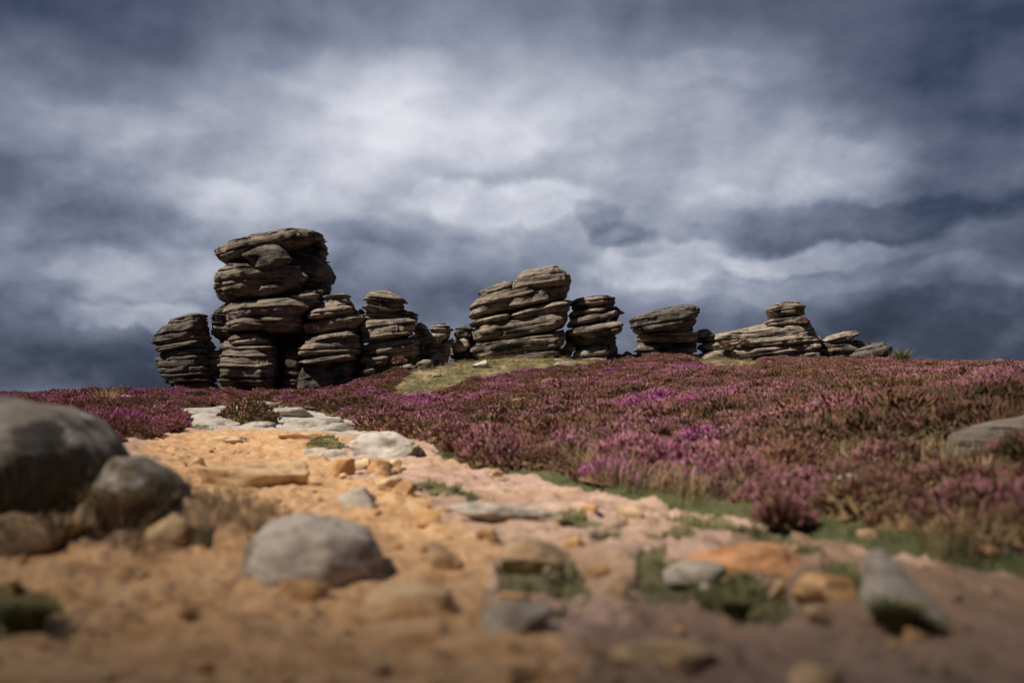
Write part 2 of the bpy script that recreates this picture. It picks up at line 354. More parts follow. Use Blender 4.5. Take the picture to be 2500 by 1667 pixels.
    i = np.arange(N - 1)[:, None] * M; j = np.arange(M)[None]; j2 = (j + 1) % M
    F = np.stack([i + j, i + j2, i + M + j2, i + M + j], -1).reshape(-1, 4)
    caps = [list(range(M))[::-1], [(N - 1) * M + q for q in range(M)]]
    return V, F, caps, (cen[0], yc, cen[1]), dip
def block_mesh(name, V, F, caps):
    me = mesh_np(name, V, F)
    bm = bmesh.new(); bm.from_mesh(me); bvs = list(bm.verts)
    for cp in caps:
        c = bm.verts.new(sum((bvs[i].co for i in cp), Vector()) / len(cp))
        for a, b_ in zip(cp, cp[1:] + cp[:1]): bm.faces.new((bvs[a], bvs[b_], c)).smooth = True
    bm.to_mesh(me); bm.free(); return me
ZOOM = {'A': (350, 520, 550 / 1916), 'B': (700, 680, 500 / 2352), 'C': (1080, 620, 500 / 2352), 'D': (1480, 690, 760 / 2352)}
_seed = [100]
def rock_part(name, zoom, pts, D, off, dip, ry=None, parent=None, mat=None, **kw):
    zx, zy, k = ZOOM[zoom]; S = [(zx + p[0] * k, zy + p[1] * k) for p in pts]
    W = (max(p[0] for p in S) - min(p[0] for p in S)) / FPX * D
    ry = ry or min(max(.45 * W, .3), 1.7); yc = D + off + ry
    w3 = [at(x, y, yc) for x, y in S]; _seed[0] += 1
    V, F, caps, org, dp = block([(p.x, p.z) for p in w3], R(dip), ry, yc, _seed[0], **kw)
    me = block_mesh(name, V, F, caps)
    if parent is not None:      # bedding joints do not open right through: a rough heart carries each block on the next
        cc = sum(w3, Vector()) / len(w3); top = max(p.z for p in w3); up = 0 if name == 'cap_rock' else .14
        core = [(cc.x + (p.x - cc.x) * .62, cc.z + (p.z - cc.z) * .8 + (up if p.z > cc.z else -.16)) for p in w3]
        V2, F2, c2, o2, _ = block(core, R(dip), ry * .55, yc + ry * .2, _seed[0] + 5000, strata=False, cell=.06)
        m2 = block_mesh('heart', V2, F2, c2); c_, s_ = math.cos(dp), math.sin(dp); dx, dz = o2[0] - org[0], o2[2] - org[2]
        m2.transform(Matrix.Translation((dx * c_ + dz * s_, ry * .2, -dx * s_ + dz * c_)))
        bm = bmesh.new(); bm.from_mesh(me); bm.from_mesh(m2); bm.to_mesh(me); bm.free(); bpy.data.meshes.remove(m2)
    o = link(name, me, mat or M_GRIT, parent)
    o.rotation_euler = (0, -dp, 0)
    o.location = Vector(org) - (parent.location if parent is not None else Vector((0, 0, 0)))
    return o
def stack(name, label, zoom, D, dip, parts, mat=None, cat='rock stack', group=None):
    zx, zy, k = ZOOM[zoom]; xs = [p[0] for q in parts for p in q[1]]; ys = [p[1] for q in parts for p in q[1]]
    b = at(zx + (min(xs) + max(xs)) / 2 * k, zy + max(ys) * k, D + .8)
    r = empty(name, b); tag(r, label, cat, group)
    for q in parts:
        nm, pts, off = q[:3]; kw = dict(q[3]) if len(q) > 3 else {}
        rock_part(nm, zoom, pts, D, off, kw.pop('dip', dip), kw.pop('ry', None), r, kw.pop('mat', mat), **kw)
    return r
GT = 'weathered gritstone tors along the ridge'
stack('rock_stack', 'leaning layered gritstone pillar standing alone at the left end of the ridge', 'A', 36, 11, [
    ('cap_rock', [(93,1090),(110,1050),(195,960),(215,925),(330,880),(480,853),(525,870),(537,905),(520,945),(543,1000),(540,1050),(515,1080),(470,1115),(300,1140),(190,1142),(95,1118)], .1),
    ('rock_slab', [(122,1182),(135,1145),(300,1118),(450,1085),(505,1085),(490,1135),(330,1160),(200,1188)], .0),
    ('base_block', [(132,1240),(150,1192),(320,1165),(490,1140),(560,1175),(575,1250),(570,1330),(600,1380),(600,1520),(290,1520),(200,1430),(170,1350),(140,1285)], .1, dict(dip=4)),
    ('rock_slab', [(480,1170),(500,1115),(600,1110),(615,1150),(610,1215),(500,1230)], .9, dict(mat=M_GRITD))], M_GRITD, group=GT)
stack('rock_tower', 'tallest gritstone tower of stacked bulging blocks, dark hollow through its foot', 'A', 36, 6, [
    ('cap_rock', [(655,345),(670,315),(860,240),(1000,210),(1350,152),(1460,158),(1520,188),(1522,235),(1440,280),(1230,345),(900,420),(800,452),(700,442),(660,392)], .25, dict(dip=12, ry=1.5)),
    ('rock_slab', [(1440,280),(1470,258),(1530,240),(1592,322),(1558,350),(1550,412),(1490,400),(1400,350)], 1.1, dict(ry=.8)),
    ('rock_slab', [(1150,450),(1260,370),(1420,335),(1490,380),(1560,430),(1617,530),(1600,590),(1540,645),(1400,670),(1250,620)], .8, dict(mat=M_GRITD, ry=1.3, dip=-8)),
    ('rock_slab', [(632,600),(640,560),(690,490),(760,450),(900,432),(1200,440),(1390,478),(1395,515),(1455,570),(1400,620),(1330,670),(1200,718),(900,768),(710,778),(655,740),(632,650)], .0, dict(ry=1.6, dip=3)),
    ('rock_slab', [(1380,690),(1570,612),(1603,645),(1590,695),(1450,740)], .9, dict(mat=M_GRITD, dip=10)),
    ('rock_slab', [(1240,714),(1350,690),(1480,680),(1502,695),(1480,725),(1400,742),(1290,738)], .1, dict(mat=M_GRITP)),
    ('rock_slab', [(732,870),(740,820),(780,782),(1000,765),(1300,728),(1480,725),(1540,770),(1500,830),(1405,870),(1402,960),(1350,1012),(1150,1025),(900,1020),(760,1000),(735,940)], .05, dict(ry=1.5, dip=4)),
    ('rock_slab', [(617,900),(650,830),(720,775),(815,765),(790,1000),(740,1110),(650,1110),(615,1040)], 1.0, dict(mat=M_GRITD, ry=.9, dip=0)),
    ('rock_slab', [(750,1090),(770,1055),(860,1030),(1000,1035),(1105,1085),(1100,1125),(900,1140),(760,1120)], .3, dict(ry=.9)),
    ('rock_slab', [(645,1140),(660,1108),(800,1125),(850,1150),(700,1180),(645,1175)], .5, dict(dip=0)),
    ('rock_slab', [(540,1220),(570,1195),(680,1172),(700,1210),(660,1340),(670,1385),(590,1392),(575,1330)], .5, dict(mat=M_GRITD, ry=.5)),
    ('base_block', [(658,1230),(680,1185),(740,1158),(850,1140),(1060,1135),(1130,1145),(1140,1300),(1130,1500),(1040,1500),(640,1500),(670,1360),(660,1300)], .0, dict(ry=1.0, dip=2)),
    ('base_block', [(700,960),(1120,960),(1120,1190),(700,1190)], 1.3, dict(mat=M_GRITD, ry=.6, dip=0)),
    ('base_block', [(1030,1010),(1420,960),(1420,1500),(1030,1500)], 2.2, dict(mat=M_GRITD, ry=.7)),  # dark block set back to stand in for shade in the hollow
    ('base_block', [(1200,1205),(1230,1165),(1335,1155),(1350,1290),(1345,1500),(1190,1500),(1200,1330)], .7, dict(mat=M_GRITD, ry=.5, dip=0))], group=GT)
tag(rock_part('boulder', 'A', [(850,365),(910,335),(1010,285),(1150,275),(1200,310),(1265,395),(1200,455),(1030,492),(950,480),(920,410),(860,385)], 36, -.25, 8, .62, None, M_GRITD, strata=False, rough=.9, plan=.75),
    'dark angular boulder lodged under the cap of the tallest tower', 'boulder')
stack('rock_stack', 'layered gritstone column against the right side of the tallest tower', 'A', 36.2, 8, [
    ('cap_rock', [(1500,728),(1560,700),(1740,690),(1765,700),(1812,760),(1838,825),(1780,840),(1700,790),(1540,780)], .6),
    ('rock_slab', [(1397,885),(1440,850),(1540,775),(1700,765),(1800,815),(1780,870),(1600,912),(1440,915)], .1, dict(mat=M_GRITP, ry=.9)),
    ('rock_slab', [(1377,970),(1400,930),(1600,905),(1790,860),(1840,850),(1890,875),(1870,930),(1830,985),(1700,1020),(1400,1035)], .2, dict(ry=1.0)),
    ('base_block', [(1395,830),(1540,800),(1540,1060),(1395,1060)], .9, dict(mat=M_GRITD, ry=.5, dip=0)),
    ('rock_slab', [(1375,1090),(1390,1065),(1600,1035),(1780,988),(1845,1020),(1845,1065),(1600,1095),(1400,1110)], .0, dict(ry=1.0)),
    ('rock_slab', [(1335,1200),(1350,1160),(1390,1098),(1600,1080),(1845,1050),(1848,1205),(1700,1225),(1500,1240),(1345,1240)], .1, dict(ry=1.0, dip=4)),
    ('rock_slab', [(1335,1275),(1400,1250),(1700,1208),(1822,1198),(1818,1250),(1600,1275),(1400,1295)], .0, dict(ry=1.0)),
    ('base_block', [(1350,1285),(1800,1240),(1812,1500),(1320,1500),(1330,1380)], .35, dict(ry=1.0, mat=M_GRITD))], group=GT)
stack('rock_stack', 'gritstone column topped by one rounded boulder with a dark notch below it', 'B', 36.8, 8, [
    ('cap_rock', [(868,340),(885,270),(930,200),(970,165),(1090,146),(1190,146),(1240,180),(1300,220),(1387,260),(1372,290),(1392,325),(1345,370),(1340,402),(1270,420),(1180,410),(950,405),(888,378)], .2, dict(ry=1.0, dip=-4, rough=.8)),
    ('rock_slab', [(900,445),(910,395),(1200,395),(1360,383),(1440,383),(1502,410),(1502,475),(1300,500),(900,500)], .7, dict(ry=.8, dip=0)),
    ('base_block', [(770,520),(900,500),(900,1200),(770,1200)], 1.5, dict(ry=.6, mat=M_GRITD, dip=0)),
    ('rock_slab', [(790,430),(800,388),(870,388),(925,430),(925,485),(835,510)], .9, dict(ry=.5)),
    ('rock_slab', [(830,540),(860,508),(1020,482),(1180,485),(1450,466),(1495,500),(1490,570),(1440,640),(1300,695),(1100,768),(960,795),(870,780),(860,650),(840,600)], .0, dict(mat=M_GRITP, ry=1.1)),
    ('rock_slab', [(868,785),(1000,778),(1200,745),(1480,640),(1525,720),(1515,880),(1480,965),(1350,985),(1200,905),(1000,890),(880,900),(865,850)], .2, dict(ry=1.1)),
    ('rock_slab', [(848,935),(900,900),(1150,868),(1222,880),(1230,912),(1150,985),(1050,1018),(858,990)], .1, dict(ry=.8)),
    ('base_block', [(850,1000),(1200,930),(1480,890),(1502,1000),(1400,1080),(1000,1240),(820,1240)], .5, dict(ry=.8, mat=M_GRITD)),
    ('rock_slab', [(828,1075),(880,1050),(1000,1018),(1032,1060),(1020,1088),(840,1100)], -.1, dict(ry=.4)),
    ('rock_slab', [(1040,1112),(1200,1060),(1500,988),(1542,1030),(1530,1095),(1400,1110),(1200,1160),(1050,1190)], -.2, dict(ry=.7, mat=M_GRITP)),
    ('base_block', [(1120,1170),(1400,1105),(1522,1095),(1500,1210),(1150,1230)], -.1, dict(ry=.6))], group=GT)
# small rocks between the tall groups
def lone(name, label, cat, zoom, pts, D, off, dip, ry=None, mat=None, group=None, **kw):
    if D is None:
        zx, zy, k = ZOOM[zoom]; D = hit((zx + sum(p[0] for p in pts) / len(pts) * k) / 1.06293, (zy + (max(p[1] for p in pts) - 8) * k) / 1.06293).y
    o = rock_part(name, zoom, pts, D, off, dip, ry, None, mat, **kw); tag(o, label, cat, group); return o
GB = 'low rocks between the tall tors'
lone('boulder', 'small round boulder tucked behind the right shoulder of the boulder-topped column', 'boulder', 'B', [(1460,610),(1500,510),(1550,503),(1600,540),(1637,600),(1610,650),(1500,660)], 38.5, .2, 0, .5, M_GRIT, GB, strata=False)
stack('rock_outcrop', 'low outcrop of four rounded blocks just right of the boulder-topped column', 'B', 39, 5, [
    ('cap_rock', [(1630,600),(1680,540),(1770,522),(1870,538),(1912,590),(1908,640),(1840,705),(1700,660)], .4, dict(ry=.8, mat=M_GRIT)),
    ('rock_slab', [(1480,695),(1520,648),(1700,632),(1840,650),(1830,705),(1760,758),(1600,785),(1520,780)], .0, dict(ry=.8, mat=M_GRITP)),
    ('rock_slab', [(1430,720),(1560,660),(1580,960),(1430,960)], 1.0, dict(ry=.6, mat=M_GRITD, dip=0)),
    ('base_block', [(1500,830),(1600,780),(1790,765),(1880,690),(1908,690),(1902,860),(1860,960),(1700,960),(1560,960),(1505,900)], .2, dict(ry=.9)),
    ('rock_slab', [(1620,918),(1820,903),(1832,940),(1730,965),(1640,950)], -.5, dict(ry=.4, mat=M_GRITP, dip=0))], group=GB)
lone('boulder', 'pale triangular boulder leaning at the foot of the low outcrop', 'boulder', 'B', [(1488,975),(1560,938),(1670,933),(1682,965),(1620,1050),(1530,1060)], 36.5, .0, 6, .4, M_GRITP, GB, strata=False)
stack('rock_outcrop', 'squat pair of dark blocks propped against the big leaning tor', 'B', 40, 3, [
    ('cap_rock', [(1908,640),(1925,580),(1980,550),(2080,543),(2160,590),(2140,625),(2130,700),(1918,700)], .5, dict(ry=.6)),
    ('rock_slab', [(1880,720),(2000,640),(2165,650),(2170,950),(1870,950)], 1.3, dict(ry=.6, mat=M_GRITD, dip=0)),
    ('base_block', [(1925,850),(2120,830),(2122,920),(1925,920)], .5, dict(ry=.5, mat=M_GRITD, dip=0))], group=GB)
lone('boulder', 'egg-shaped tan boulder wedged beneath the squat pair of dark blocks', 'boulder', 'B', [(1905,760),(1960,710),(2040,685),(2092,720),(2112,780),(2070,825),(1960,855),(1908,825)], 40, .2, 14, .45, M_GRITP, GB, strata=False, rough=.7)
stack('rock_stack', 'big leaning gritstone tor of thick tilted slabs at the centre', 'C', 39.5, 12, [
    ('rock_slab', [(385,460),(560,388),(830,312),(850,400),(820,490),(620,535),(480,565),(388,540),(412,490)], .35, dict(ry=1.2, dip=16)),
    ('cap_rock', [(795,430),(830,300),(880,246),(960,208),(1160,163),(1250,150),(1320,168),(1400,213),(1450,262),(1469,330),(1445,390),(1210,420),(1000,480),(830,490)], .2, dict(ry=1.5, dip=8)),
    ('rock_slab', [(285,728),(325,660),(316,620),(390,535),(480,550),(800,478),(1000,450),(1210,385),(1440,330),(1455,400),(1435,500),(1385,535),(1200,585),(750,690),(480,745),(345,742)], .1, dict(ry=1.6, dip=11)),
    ('rock_slab', [(755,758),(800,700),(1000,625),(1390,535),(1490,540),(1485,640),(1400,695),(1250,728),(1050,775),(870,798)], .0, dict(ry=1.4, mat=M_GRITP)),
    ('rock_slab', [(298,818),(340,788),(500,742),(740,685),(790,700),(775,795),(600,830),(450,858),(330,838)], .1, dict(ry=1.2)),
    ('rock_slab', [(342,925),(370,868),(500,832),(750,795),(1050,758),(1350,690),(1440,680),(1440,765),(1385,840),(1200,930),(1000,970),(700,1000),(500,1025),(378,1008)], .0, dict(ry=1.5, dip=9)),
    ('base_block', [(328,1085),(380,1055),(600,1012),(1000,958),(1250,900),(1392,870),(1412,950),(1390,1045),(1300,1095),(1100,1150),(1000,1230),(400,1230),(332,1160)], .0, dict(ry=1.5, dip=7)),
    ('base_block', [(700,1190),(900,1160),(1200,1105),(1365,1075),(1375,1150),(1200,1250),(980,1260),(720,1250)], -.05, dict(ry=1.0, dip=6, mat=M_GRITD))], group=GT)
stack('rock_stack', 'stack of rounded tilted slabs touching the big leaning tor on its right', 'C', 40, 9, [
    ('cap_rock', [(1470,548),(1500,526),(1700,492),(1830,483),(1910,488),(1970,508),(1970,575),(1900,598),(1700,620),(1520,640),(1485,605)], .3, dict(ry=1.1, dip=6)),
    ('rock_slab', [(1500,650),(1650,625),(1962,585),(1962,640),(1880,660),(1700,668),(1520,672)], .5, dict(ry=1.0)),
    ('rock_slab', [(1448,702),(1480,672),(1700,638),(1892,640),(1885,670),(1700,710),(1460,748)], .15, dict(ry=1.1, mat=M_GRITP)),
    ('rock_slab', [(1428,812),(1460,765),(1700,708),(1950,650),(1998,685),(1965,738),(1700,820),(1520,852),(1440,840)], .1, dict(ry=1.2, mat=M_GRITP)),
    ('rock_slab', [(1930,650),(1980,622),(2040,650),(2078,685),(2030,712),(1990,765),(1935,765)], .8, dict(ry=.7, mat=M_GRITD, dip=-15)),
    ('rock_slab', [(1412,922),(1430,882),(1600,845),(1800,785),(1930,770),(2042,813),(2062,860),(2042,905),(1960,948),(1800,980),(1640,995),(1560,960),(1420,945)], .0, dict(ry=1.3)),
    ('rock_slab', [(1410,940),(1600,985),(1985,920),(1995,1000),(1985,1110),(1600,1110),(1420,1080)], .6, dict(ry=1.1, mat=M_GRITD, dip=0)),
    ('rock_slab', [(1363,1092),(1400,1060),(1470,1048),(1548,1080),(1500,1125),(1380,1125)], .0, dict(ry=.5, dip=0)),
    ('rock_slab', [(1488,1182),(1520,1118),(1700,1086),(1860,1055),(1903,1100),(1895,1168),(1700,1190),(1510,1212)], .1, dict(ry=.9, mat=M_GRITP)),
    ('base_block', [(1490,1215),(1890,1160),(1895,1260),(1520,1280)], .15, dict(ry=.8, mat=M_GRITP, dip=5)),
    ('base_block', [(1220,1205),(1300,1183),(1460,1135),(1485,1190),(1470,1260),(1240,1270)], .0, dict(ry=.6, mat=M_GRITP)),
    ('base_block', [(1870,1060),(1970,1005),(1998,1060),(2004,1130),(1995,1250),(1870,1250)], .6, dict(ry=.7, mat=M_GRITD, dip=0))], group=GT)
lone('boulder', 'grey lichen-speckled boulder lying in the grass before the stack of rounded slabs', 'boulder', 'C', [(1272,1272),(1310,1230),(1350,1216),(1410,1243),(1540,1250),(1552,1290),(1480,1340),(1300,1340)], None, .0, -4, .45, M_GRITP, GB, strata=False, rough=.8)
lone('boulder', 'small dark boulder in the gap before the flat-capped tor', 'boulder', 'C', [(2055,1165),(2110,1118),(2160,1133),(2205,1180),(2200,1240),(2050,1240)], 41.5, .0, 0, .4, M_GRITD, GB, strata=False)
lone('boulder', 'tiny square rock right of the stack of rounded slabs', 'boulder', 'C', [(1985,1150),(2050,1148),(2056,1190),(2050,1230),(1985,1230)], 41, .0, 0, .3, M_GRITD, GB, strata=False)
lone('boulder', 'pale lichen-crusted stone alone in the grass below the big leaning tor', 'boulder', 'B', [(2130,990),(2240,953),(2290,936),(2322,980),(2310,1040),(2180,1030)], None, .0, 6, .35, M_PALE, GB, strata=False)
lone('boulder', 'thin flat tan stone half sunk at the left foot of the big leaning tor', 'boulder', 'B', [(2018,912),(2080,888),(2142,888),(2140,920),(2030,935)], None, .0, 3, .35, M_GRITP, GB, strata=False)
lone('boulder', 'little grey stone on the grassy slope below the low outcrop', 'boulder', 'B', [(1672,1115),(1720,1083),(1785,1112),(1760,1140),(1680,1140)], None, .0, 0, .25, M_GRITP, GB, strata=False)
stack('rock_stack', 'flat-capped tor with a dark overhanging tilted cap on rounded blocks', 'D', 43.5, 6, [
    ('cap_rock', [(174,287),(210,263),(400,203),(600,173),(640,178),(684,205),(668,300),(655,358),(600,350),(480,335),(400,360),(330,383),(240,386),(190,347),(195,315)], -.3, dict(ry=1.5, dip=9, mat=M_GRITD)),
    ('rock_slab', [(335,370),(410,338),(520,316),(600,328),(658,358),(645,378),(450,385)], .4, dict(ry=1.0, mat=M_GRITP)),
    ('rock_slab', [(218,427),(240,395),(300,373),(450,375),(640,365),(682,390),(687,425),(640,455),(480,470),(350,462),(230,445)], .2, dict(ry=1.3, mat=M_GRITP, dip=2)),
    ('rock_slab', [(290,460),(480,462),(650,435),(692,428),(684,500),(560,515),(310,510)], .7, dict(ry=1.1, mat=M_GRITD)),
    ('rock_slab', [(193,518),(230,478),(290,473),(402,485),(392,515),(270,530)], .3, dict(ry=.7, dip=0)),
    ('base_block', [(200,562),(250,538),(500,506),(660,476),(672,540),(645,640),(480,640),(205,640)], .2, dict(ry=1.2, mat=M_GRITD)),
    ('rock_slab', [(665,425),(690,372),(800,369),(810,385),(740,418),(700,440)], 1.0, dict(ry=.8))], group=GT)
stack('rock_stack', 'long sloping layered tor with a small hat of rock at its right end', 'D', 43.5, 7, [
    ('cap_rock', [(1213,207),(1240,180),(1290,155),(1410,133),(1440,150),(1480,185),(1482,222),(1492,245),(1380,268),(1260,268),(1235,240)], .5, dict(ry=.9, dip=3)),
    ('rock_slab', [(1193,307),(1220,285),(1400,256),(1480,263),(1512,295),(1527,322),(1400,330),(1260,342),(1200,330)], .35, dict(ry=1.0)),
    ('rock_slab', [(703,447),(740,413),(850,383),(1050,347),(1190,327),(1300,332),(1520,300),(1552,345),(1567,388),(1400,412),(1100,458),(800,470)], .2, dict(ry=1.4, dip=6, mat=M_GRITP)),
    ('rock_slab', [(688,492),(720,463),(1000,448),(1250,412),(1560,380),(1602,430),(1594,465),(1350,490),(1000,512),(750,528)], .05, dict(ry=1.5, dip=5, mat=M_GRITP)),
    ('rock_slab', [(680,552),(740,525),(1050,492),(1300,472),(1590,455),(1595,495),(1500,530),(1250,560),(1000,580),(850,600),(700,600)], .0, dict(ry=1.4, dip=5, mat=M_GRITP)),
    ('rock_slab', [(1050,570),(1350,540),(1550,510),(1612,530),(1582,575),(1400,612),(1200,605)], .0, dict(ry=1.1, dip=5)),
    ('base_block', [(1180,605),(1400,592),(1592,562),(1596,640),(1450,660),(1200,660)], .1, dict(ry=1.0, dip=4))], group=GT)
stack('rock_outcrop', 'low outcrop with a small wedge-shaped top rock beside the long sloping tor', 'D', 44, 5, [
    ('cap_rock', [(1623,447),(1700,400),(1790,370),(1890,367),(1902,395),(1860,412),(1850,442),(1780,465),(1650,466)], .1, dict(ry=.9, mat=M_GRITP, dip=12)),
    ('base_block', [(1555,522),(1600,462),(1650,450),(1850,445),(1882,490),(1855,545),(1865,640),(1600,640),(1575,580)], .1, dict(ry=1.1, dip=4)),
    ('rock_slab', [(1850,450),(1940,458),(1957,475),(1930,505),(1870,520)], .6, dict(ry=.7, dip=-6))], group=GT)
lone('boulder', 'dark upturned boulder at the right end of the ridge', 'boulder', 'D', [(1850,548),(1900,505),(1960,480),(2000,455),(2080,450),(2086,475),(2122,490),(2127,550),(2105,590),(2000,610),(1900,625),(1875,600)], 43, .0, 14, 1.0, M_GRITD)  # dark stone colour stands in for shade on this boulder

# ------------------------------------------------------------------ loose stones
def stone_mesh(name, seed, w, d, h, flat=.5, cuts=7, sub=4, rough=.12, p=3.2):
    rng = np.random.default_rng(seed)
    bm = bmesh.new(); bmesh.ops.create_icosphere(bm, subdivisions=sub, radius=1)
    V = np.array([v.co[:] for v in bm.verts])
    V /= (np.abs(V) ** p).sum(1)[:, None] ** (1 / p)
    for _ in range(cuts):
        n = rng.normal(size=3); n[2] *= .7; n /= np.linalg.norm(n); dd = rng.uniform(.5, .85)
        q = V @ n - dd; V = V - np.where(q > 0, q, 0)[:, None] * n[None] * .92
    o = rng.uniform(0, 60, 3)
    nrm = V / np.linalg.norm(V, axis=1)[:, None]
    V = V + nrm * (fbm(V[:, 0] * 1.1 + o[0], V[:, 1] * 1.1 + o[1], V[:, 2] * 1.1 + o[2], 4)[:, None] * rough * 2 + fbm(V[:, 0] * 5 + o[0], V[:, 1] * 5, V[:, 2] * 5, 3)[:, None] * rough * .35)
    lo, hi = V.min(0), V.max(0); V = (V - (lo + hi) / 2) / (hi - lo) * np.array([w, d, h])
    for v, c in zip(bm.verts, V): v.co = c
    for f in bm.faces: f.smooth = True
    me = bpy.data.meshes.new(name); bm.to_mesh(me); bm.free(); return me
CLEAR = []
GS = 'loose stones on the track'
def stone(x0, x1, y0, y1, mat, label, name='stone', cat='stone', depth=.8, bury=.42, rz=0, cuts=10, group=GS, sub=4, tilt=0, flat=.75, lift=0, p=3.2):
    _seed[0] += 1
    b = hit((x0 + x1) / 2, y1); D = b.y
    w = (x1 - x0) / 2287 * D * 1.03; d = w * depth; D2 = D + d * .45; w *= D2 / D; h = (y1 - y0) / 2287 * D2 * flat * 1.05
    H = h / (1 - bury)
    me = stone_mesh(name, _seed[0], w, d, H, cuts=cuts, sub=sub, p=p)
    o = link(name, me, mat); x = ((x0 + x1) / 2 - 1176) / 2287 * D2
    z = float(ground(np.array([x]), np.array([D2]))[0])
    o.location = (x, D2, z + h - H / 2 + lift); o.rotation_euler = (0, R(tilt), R(rz))
    CLEAR.append((x, D2, w * .75)); return tag(o, label, cat, group)
# big mossy boulder at the left edge, built from its own profile
def profile_boulder(name, pts, D, ry, mat, label, off=0, cell=.03, **kw):
    yc = D + off + ry; w3 = [at(*K(p), yc) for p in pts]; _seed[0] += 1
    V, F, caps, org, dp = block([(p.x, p.z) for p in w3], 0, ry, yc, _seed[0], strata=False, cell=cell, **kw)
    o = link(name, block_mesh(name, V, F, caps), mat); o.location = org
    return tag(o, label, 'boulder')
profile_boulder('boulder', [(-520,1330),(-480,1050),(-300,950),(-120,924),(20,922),(100,930),(165,948),(225,980),(270,1015),(292,1060),(300,1120),(300,1330)], 4.15, .8, M_MOSSY,
                'large dark mossy boulder with pale lichen at the left edge of the foreground', rough=1.5, plan=.8)
profile_boulder('rock', [(283,1042),(318,1048),(362,1082),(398,1124),(415,1168),(440,1218),(445,1330),(215,1330),(235,1190),(262,1105)], 4.3, .3, M_MOSSY, 'mottled sloping rock leaning on the right side of the large mossy boulder', rough=1.3)['category'] = 'rock'
stone(-40,165,1200,1288,M_BROWN,'dark brown rock under the large mossy boulder at the left edge','rock','rock',.6,.3)
stone(345,455,1185,1262,M_TAN,'tan block at the right foot of the large mossy boulder','rock','rock',.7,.25)
stone(448,500,1205,1262,M_MOSSY,'small mossy stone beside the tan block left of the track','stone','stone',.8,.25)
stone(570,877,1205,1334,M_WARM,'rounded grey boulder lying on the orange sand','boulder','boulder',.9,.45,6,0,GS,5,2,.86,0,2.4)
stone(470,712,1062,1124,M_TAN,'half-buried tan ledge of rock beyond the rounded grey boulder','rock','rock',.5,.4)
stone(808,972,976,1052,M_PALE,'pale grey rock with a lichen top where the sand meets the footpath','rock','rock',.9,.3,0,6,None,5)
stone(778,866,1108,1162,M_GREY,'squat grey-brown rock in the middle of the sandy track','rock','rock',.8,.3)
stone(1032,1295,1142,1200,M_GREY,'long low grey rock lying across the middle of the track','rock','rock',.45,.35,0,5,None,5)
stone(985,1062,1252,1312,M_TAN,'brown block-shaped stone right of the rounded grey boulder',bury=.2)
stone(1150,1310,1235,1305,M_TAN,'tan and grey half-buried rock fringed with grass in mid-track','rock','rock',.6,.35)
stone(1568,1862,1226,1302,M_RED,'large flat rusty orange rock on the edge of the footpath','rock','rock',.45,.35,-6,6,None,5)
stone(1522,1668,1276,1330,M_GREY,'flat grey stone in grass just below the rusty orange rock',depth=.7)
stone(1812,1955,1298,1370,M_ORANGE,'ochre boulder right of the grass, below the rusty orange rock','boulder','boulder',.7,.25)
stone(1812,1882,1362,1402,M_ORANGE,'small ochre stone directly below the ochre boulder',bury=.2)
stone(1842,1895,1396,1436,M_TAN,'small brown stone below the little ochre stone',bury=.25)
_b = hit(2070, 1420)
profile_boulder('rock', [(1986,1345),(1990,1288),(2006,1264),(2030,1262),(2052,1288),(2085,1330),(2130,1375),(2165,1418),(2165,1450),(1995,1450)], _b.y - .1, .11, M_GREY,
                'long grey rock with an upright pale tip, sloping down behind grass on the right', cell=.012, rough=.8)['category'] = 'rock'
stone(2058,2112,1445,1484,M_ORANGE,'bright ochre stone alone near the lower right corner',bury=.2)
stone(2025,2052,1474,1496,M_ORANGE,'tiny ochre pebble left of the bright ochre stone',bury=.2)
stone(1805,1920,1530,1590,M_TAN,'pale tan stone cut by the bottom edge of the picture','rock','rock',.8,.3)
stone(1908,1966,1108,1145,M_PALE,'white stone sitting among the heather on the right',bury=.1,lift=.07)
stone(1962,2006,1208,1236,M_TAN,'pale tan stone on the grassy verge beneath the heather',bury=.2)
stone(2238,2284,1252,1287,M_ORANGE,'yellow-ochre stone on the verge near the right edge',bury=.2)
stone(1152,1182,1036,1060,M_PALE,'small whitish stone at the heather edge of the footpath',bury=.15)
stone(1124,1158,1086,1106,M_TAN,'dark brown chip of rock on the smooth footpath',bury=.2)
_b = hit(2290, 1075)
profile_boulder('rock', [(2205,1030),(2222,1002),(2250,986),(2295,972),(2350,962),(2420,956),(2500,975),(2530,1150),(2200,1150)], _b.y - .1, .45, M_GRIT, 'broad grey rock among heather and dry grass at the right edge', rough=.8)['category'] = 'rock'; CLEAR.append((_b.x + .1, _b.y + .3, .6))  # darker stone colour stands in for the vignette at this edge
stone(1105,1268,1392,1468,M_GREY,'flattish grey boulder in the lower middle foreground','boulder','boulder',.7,.3,0,6,None,5)
stone(1098,1192,1375,1425,M_TAN,'smooth tan stone behind the flattish grey boulder',depth=.6)
stone(838,1048,1330,1398,M_TAN,'low sandy ledge of stone below the rounded grey boulder','rock','rock',.6,.45)
stone(1400,1630,1460,1520,M_TAN,'wide pale flat stone in the lower right path','rock','rock',.4,.4)
stone(1535,1602,1475,1548,M_TAN,'rough brown stone at the right end of the wide pale flat stone',bury=.25)
stone(1330,1390,1465,1510,M_ORANGE,'ochre stone left of the wide pale flat stone',bury=.25)
stone(1170,1250,1535,1575,M_ORANGE,'rusty ochre stone at the bottom edge, on the sand',bury=.4)
stone(768,818,1038,1090,M_ORANGE,'tall ochre stone at the left of the little rubble heap',bury=.2,depth=.9)
stone(816,852,1042,1076,M_TAN,'pointed pale stone in the middle of the little rubble heap',bury=.2)
stone(842,902,1050,1092,M_ORANGE,'widest ochre stone of the little rubble heap',bury=.25)
stone(884,924,1046,1078,M_TAN,'brown-shaded stone at the right end of the little rubble heap',bury=.2)
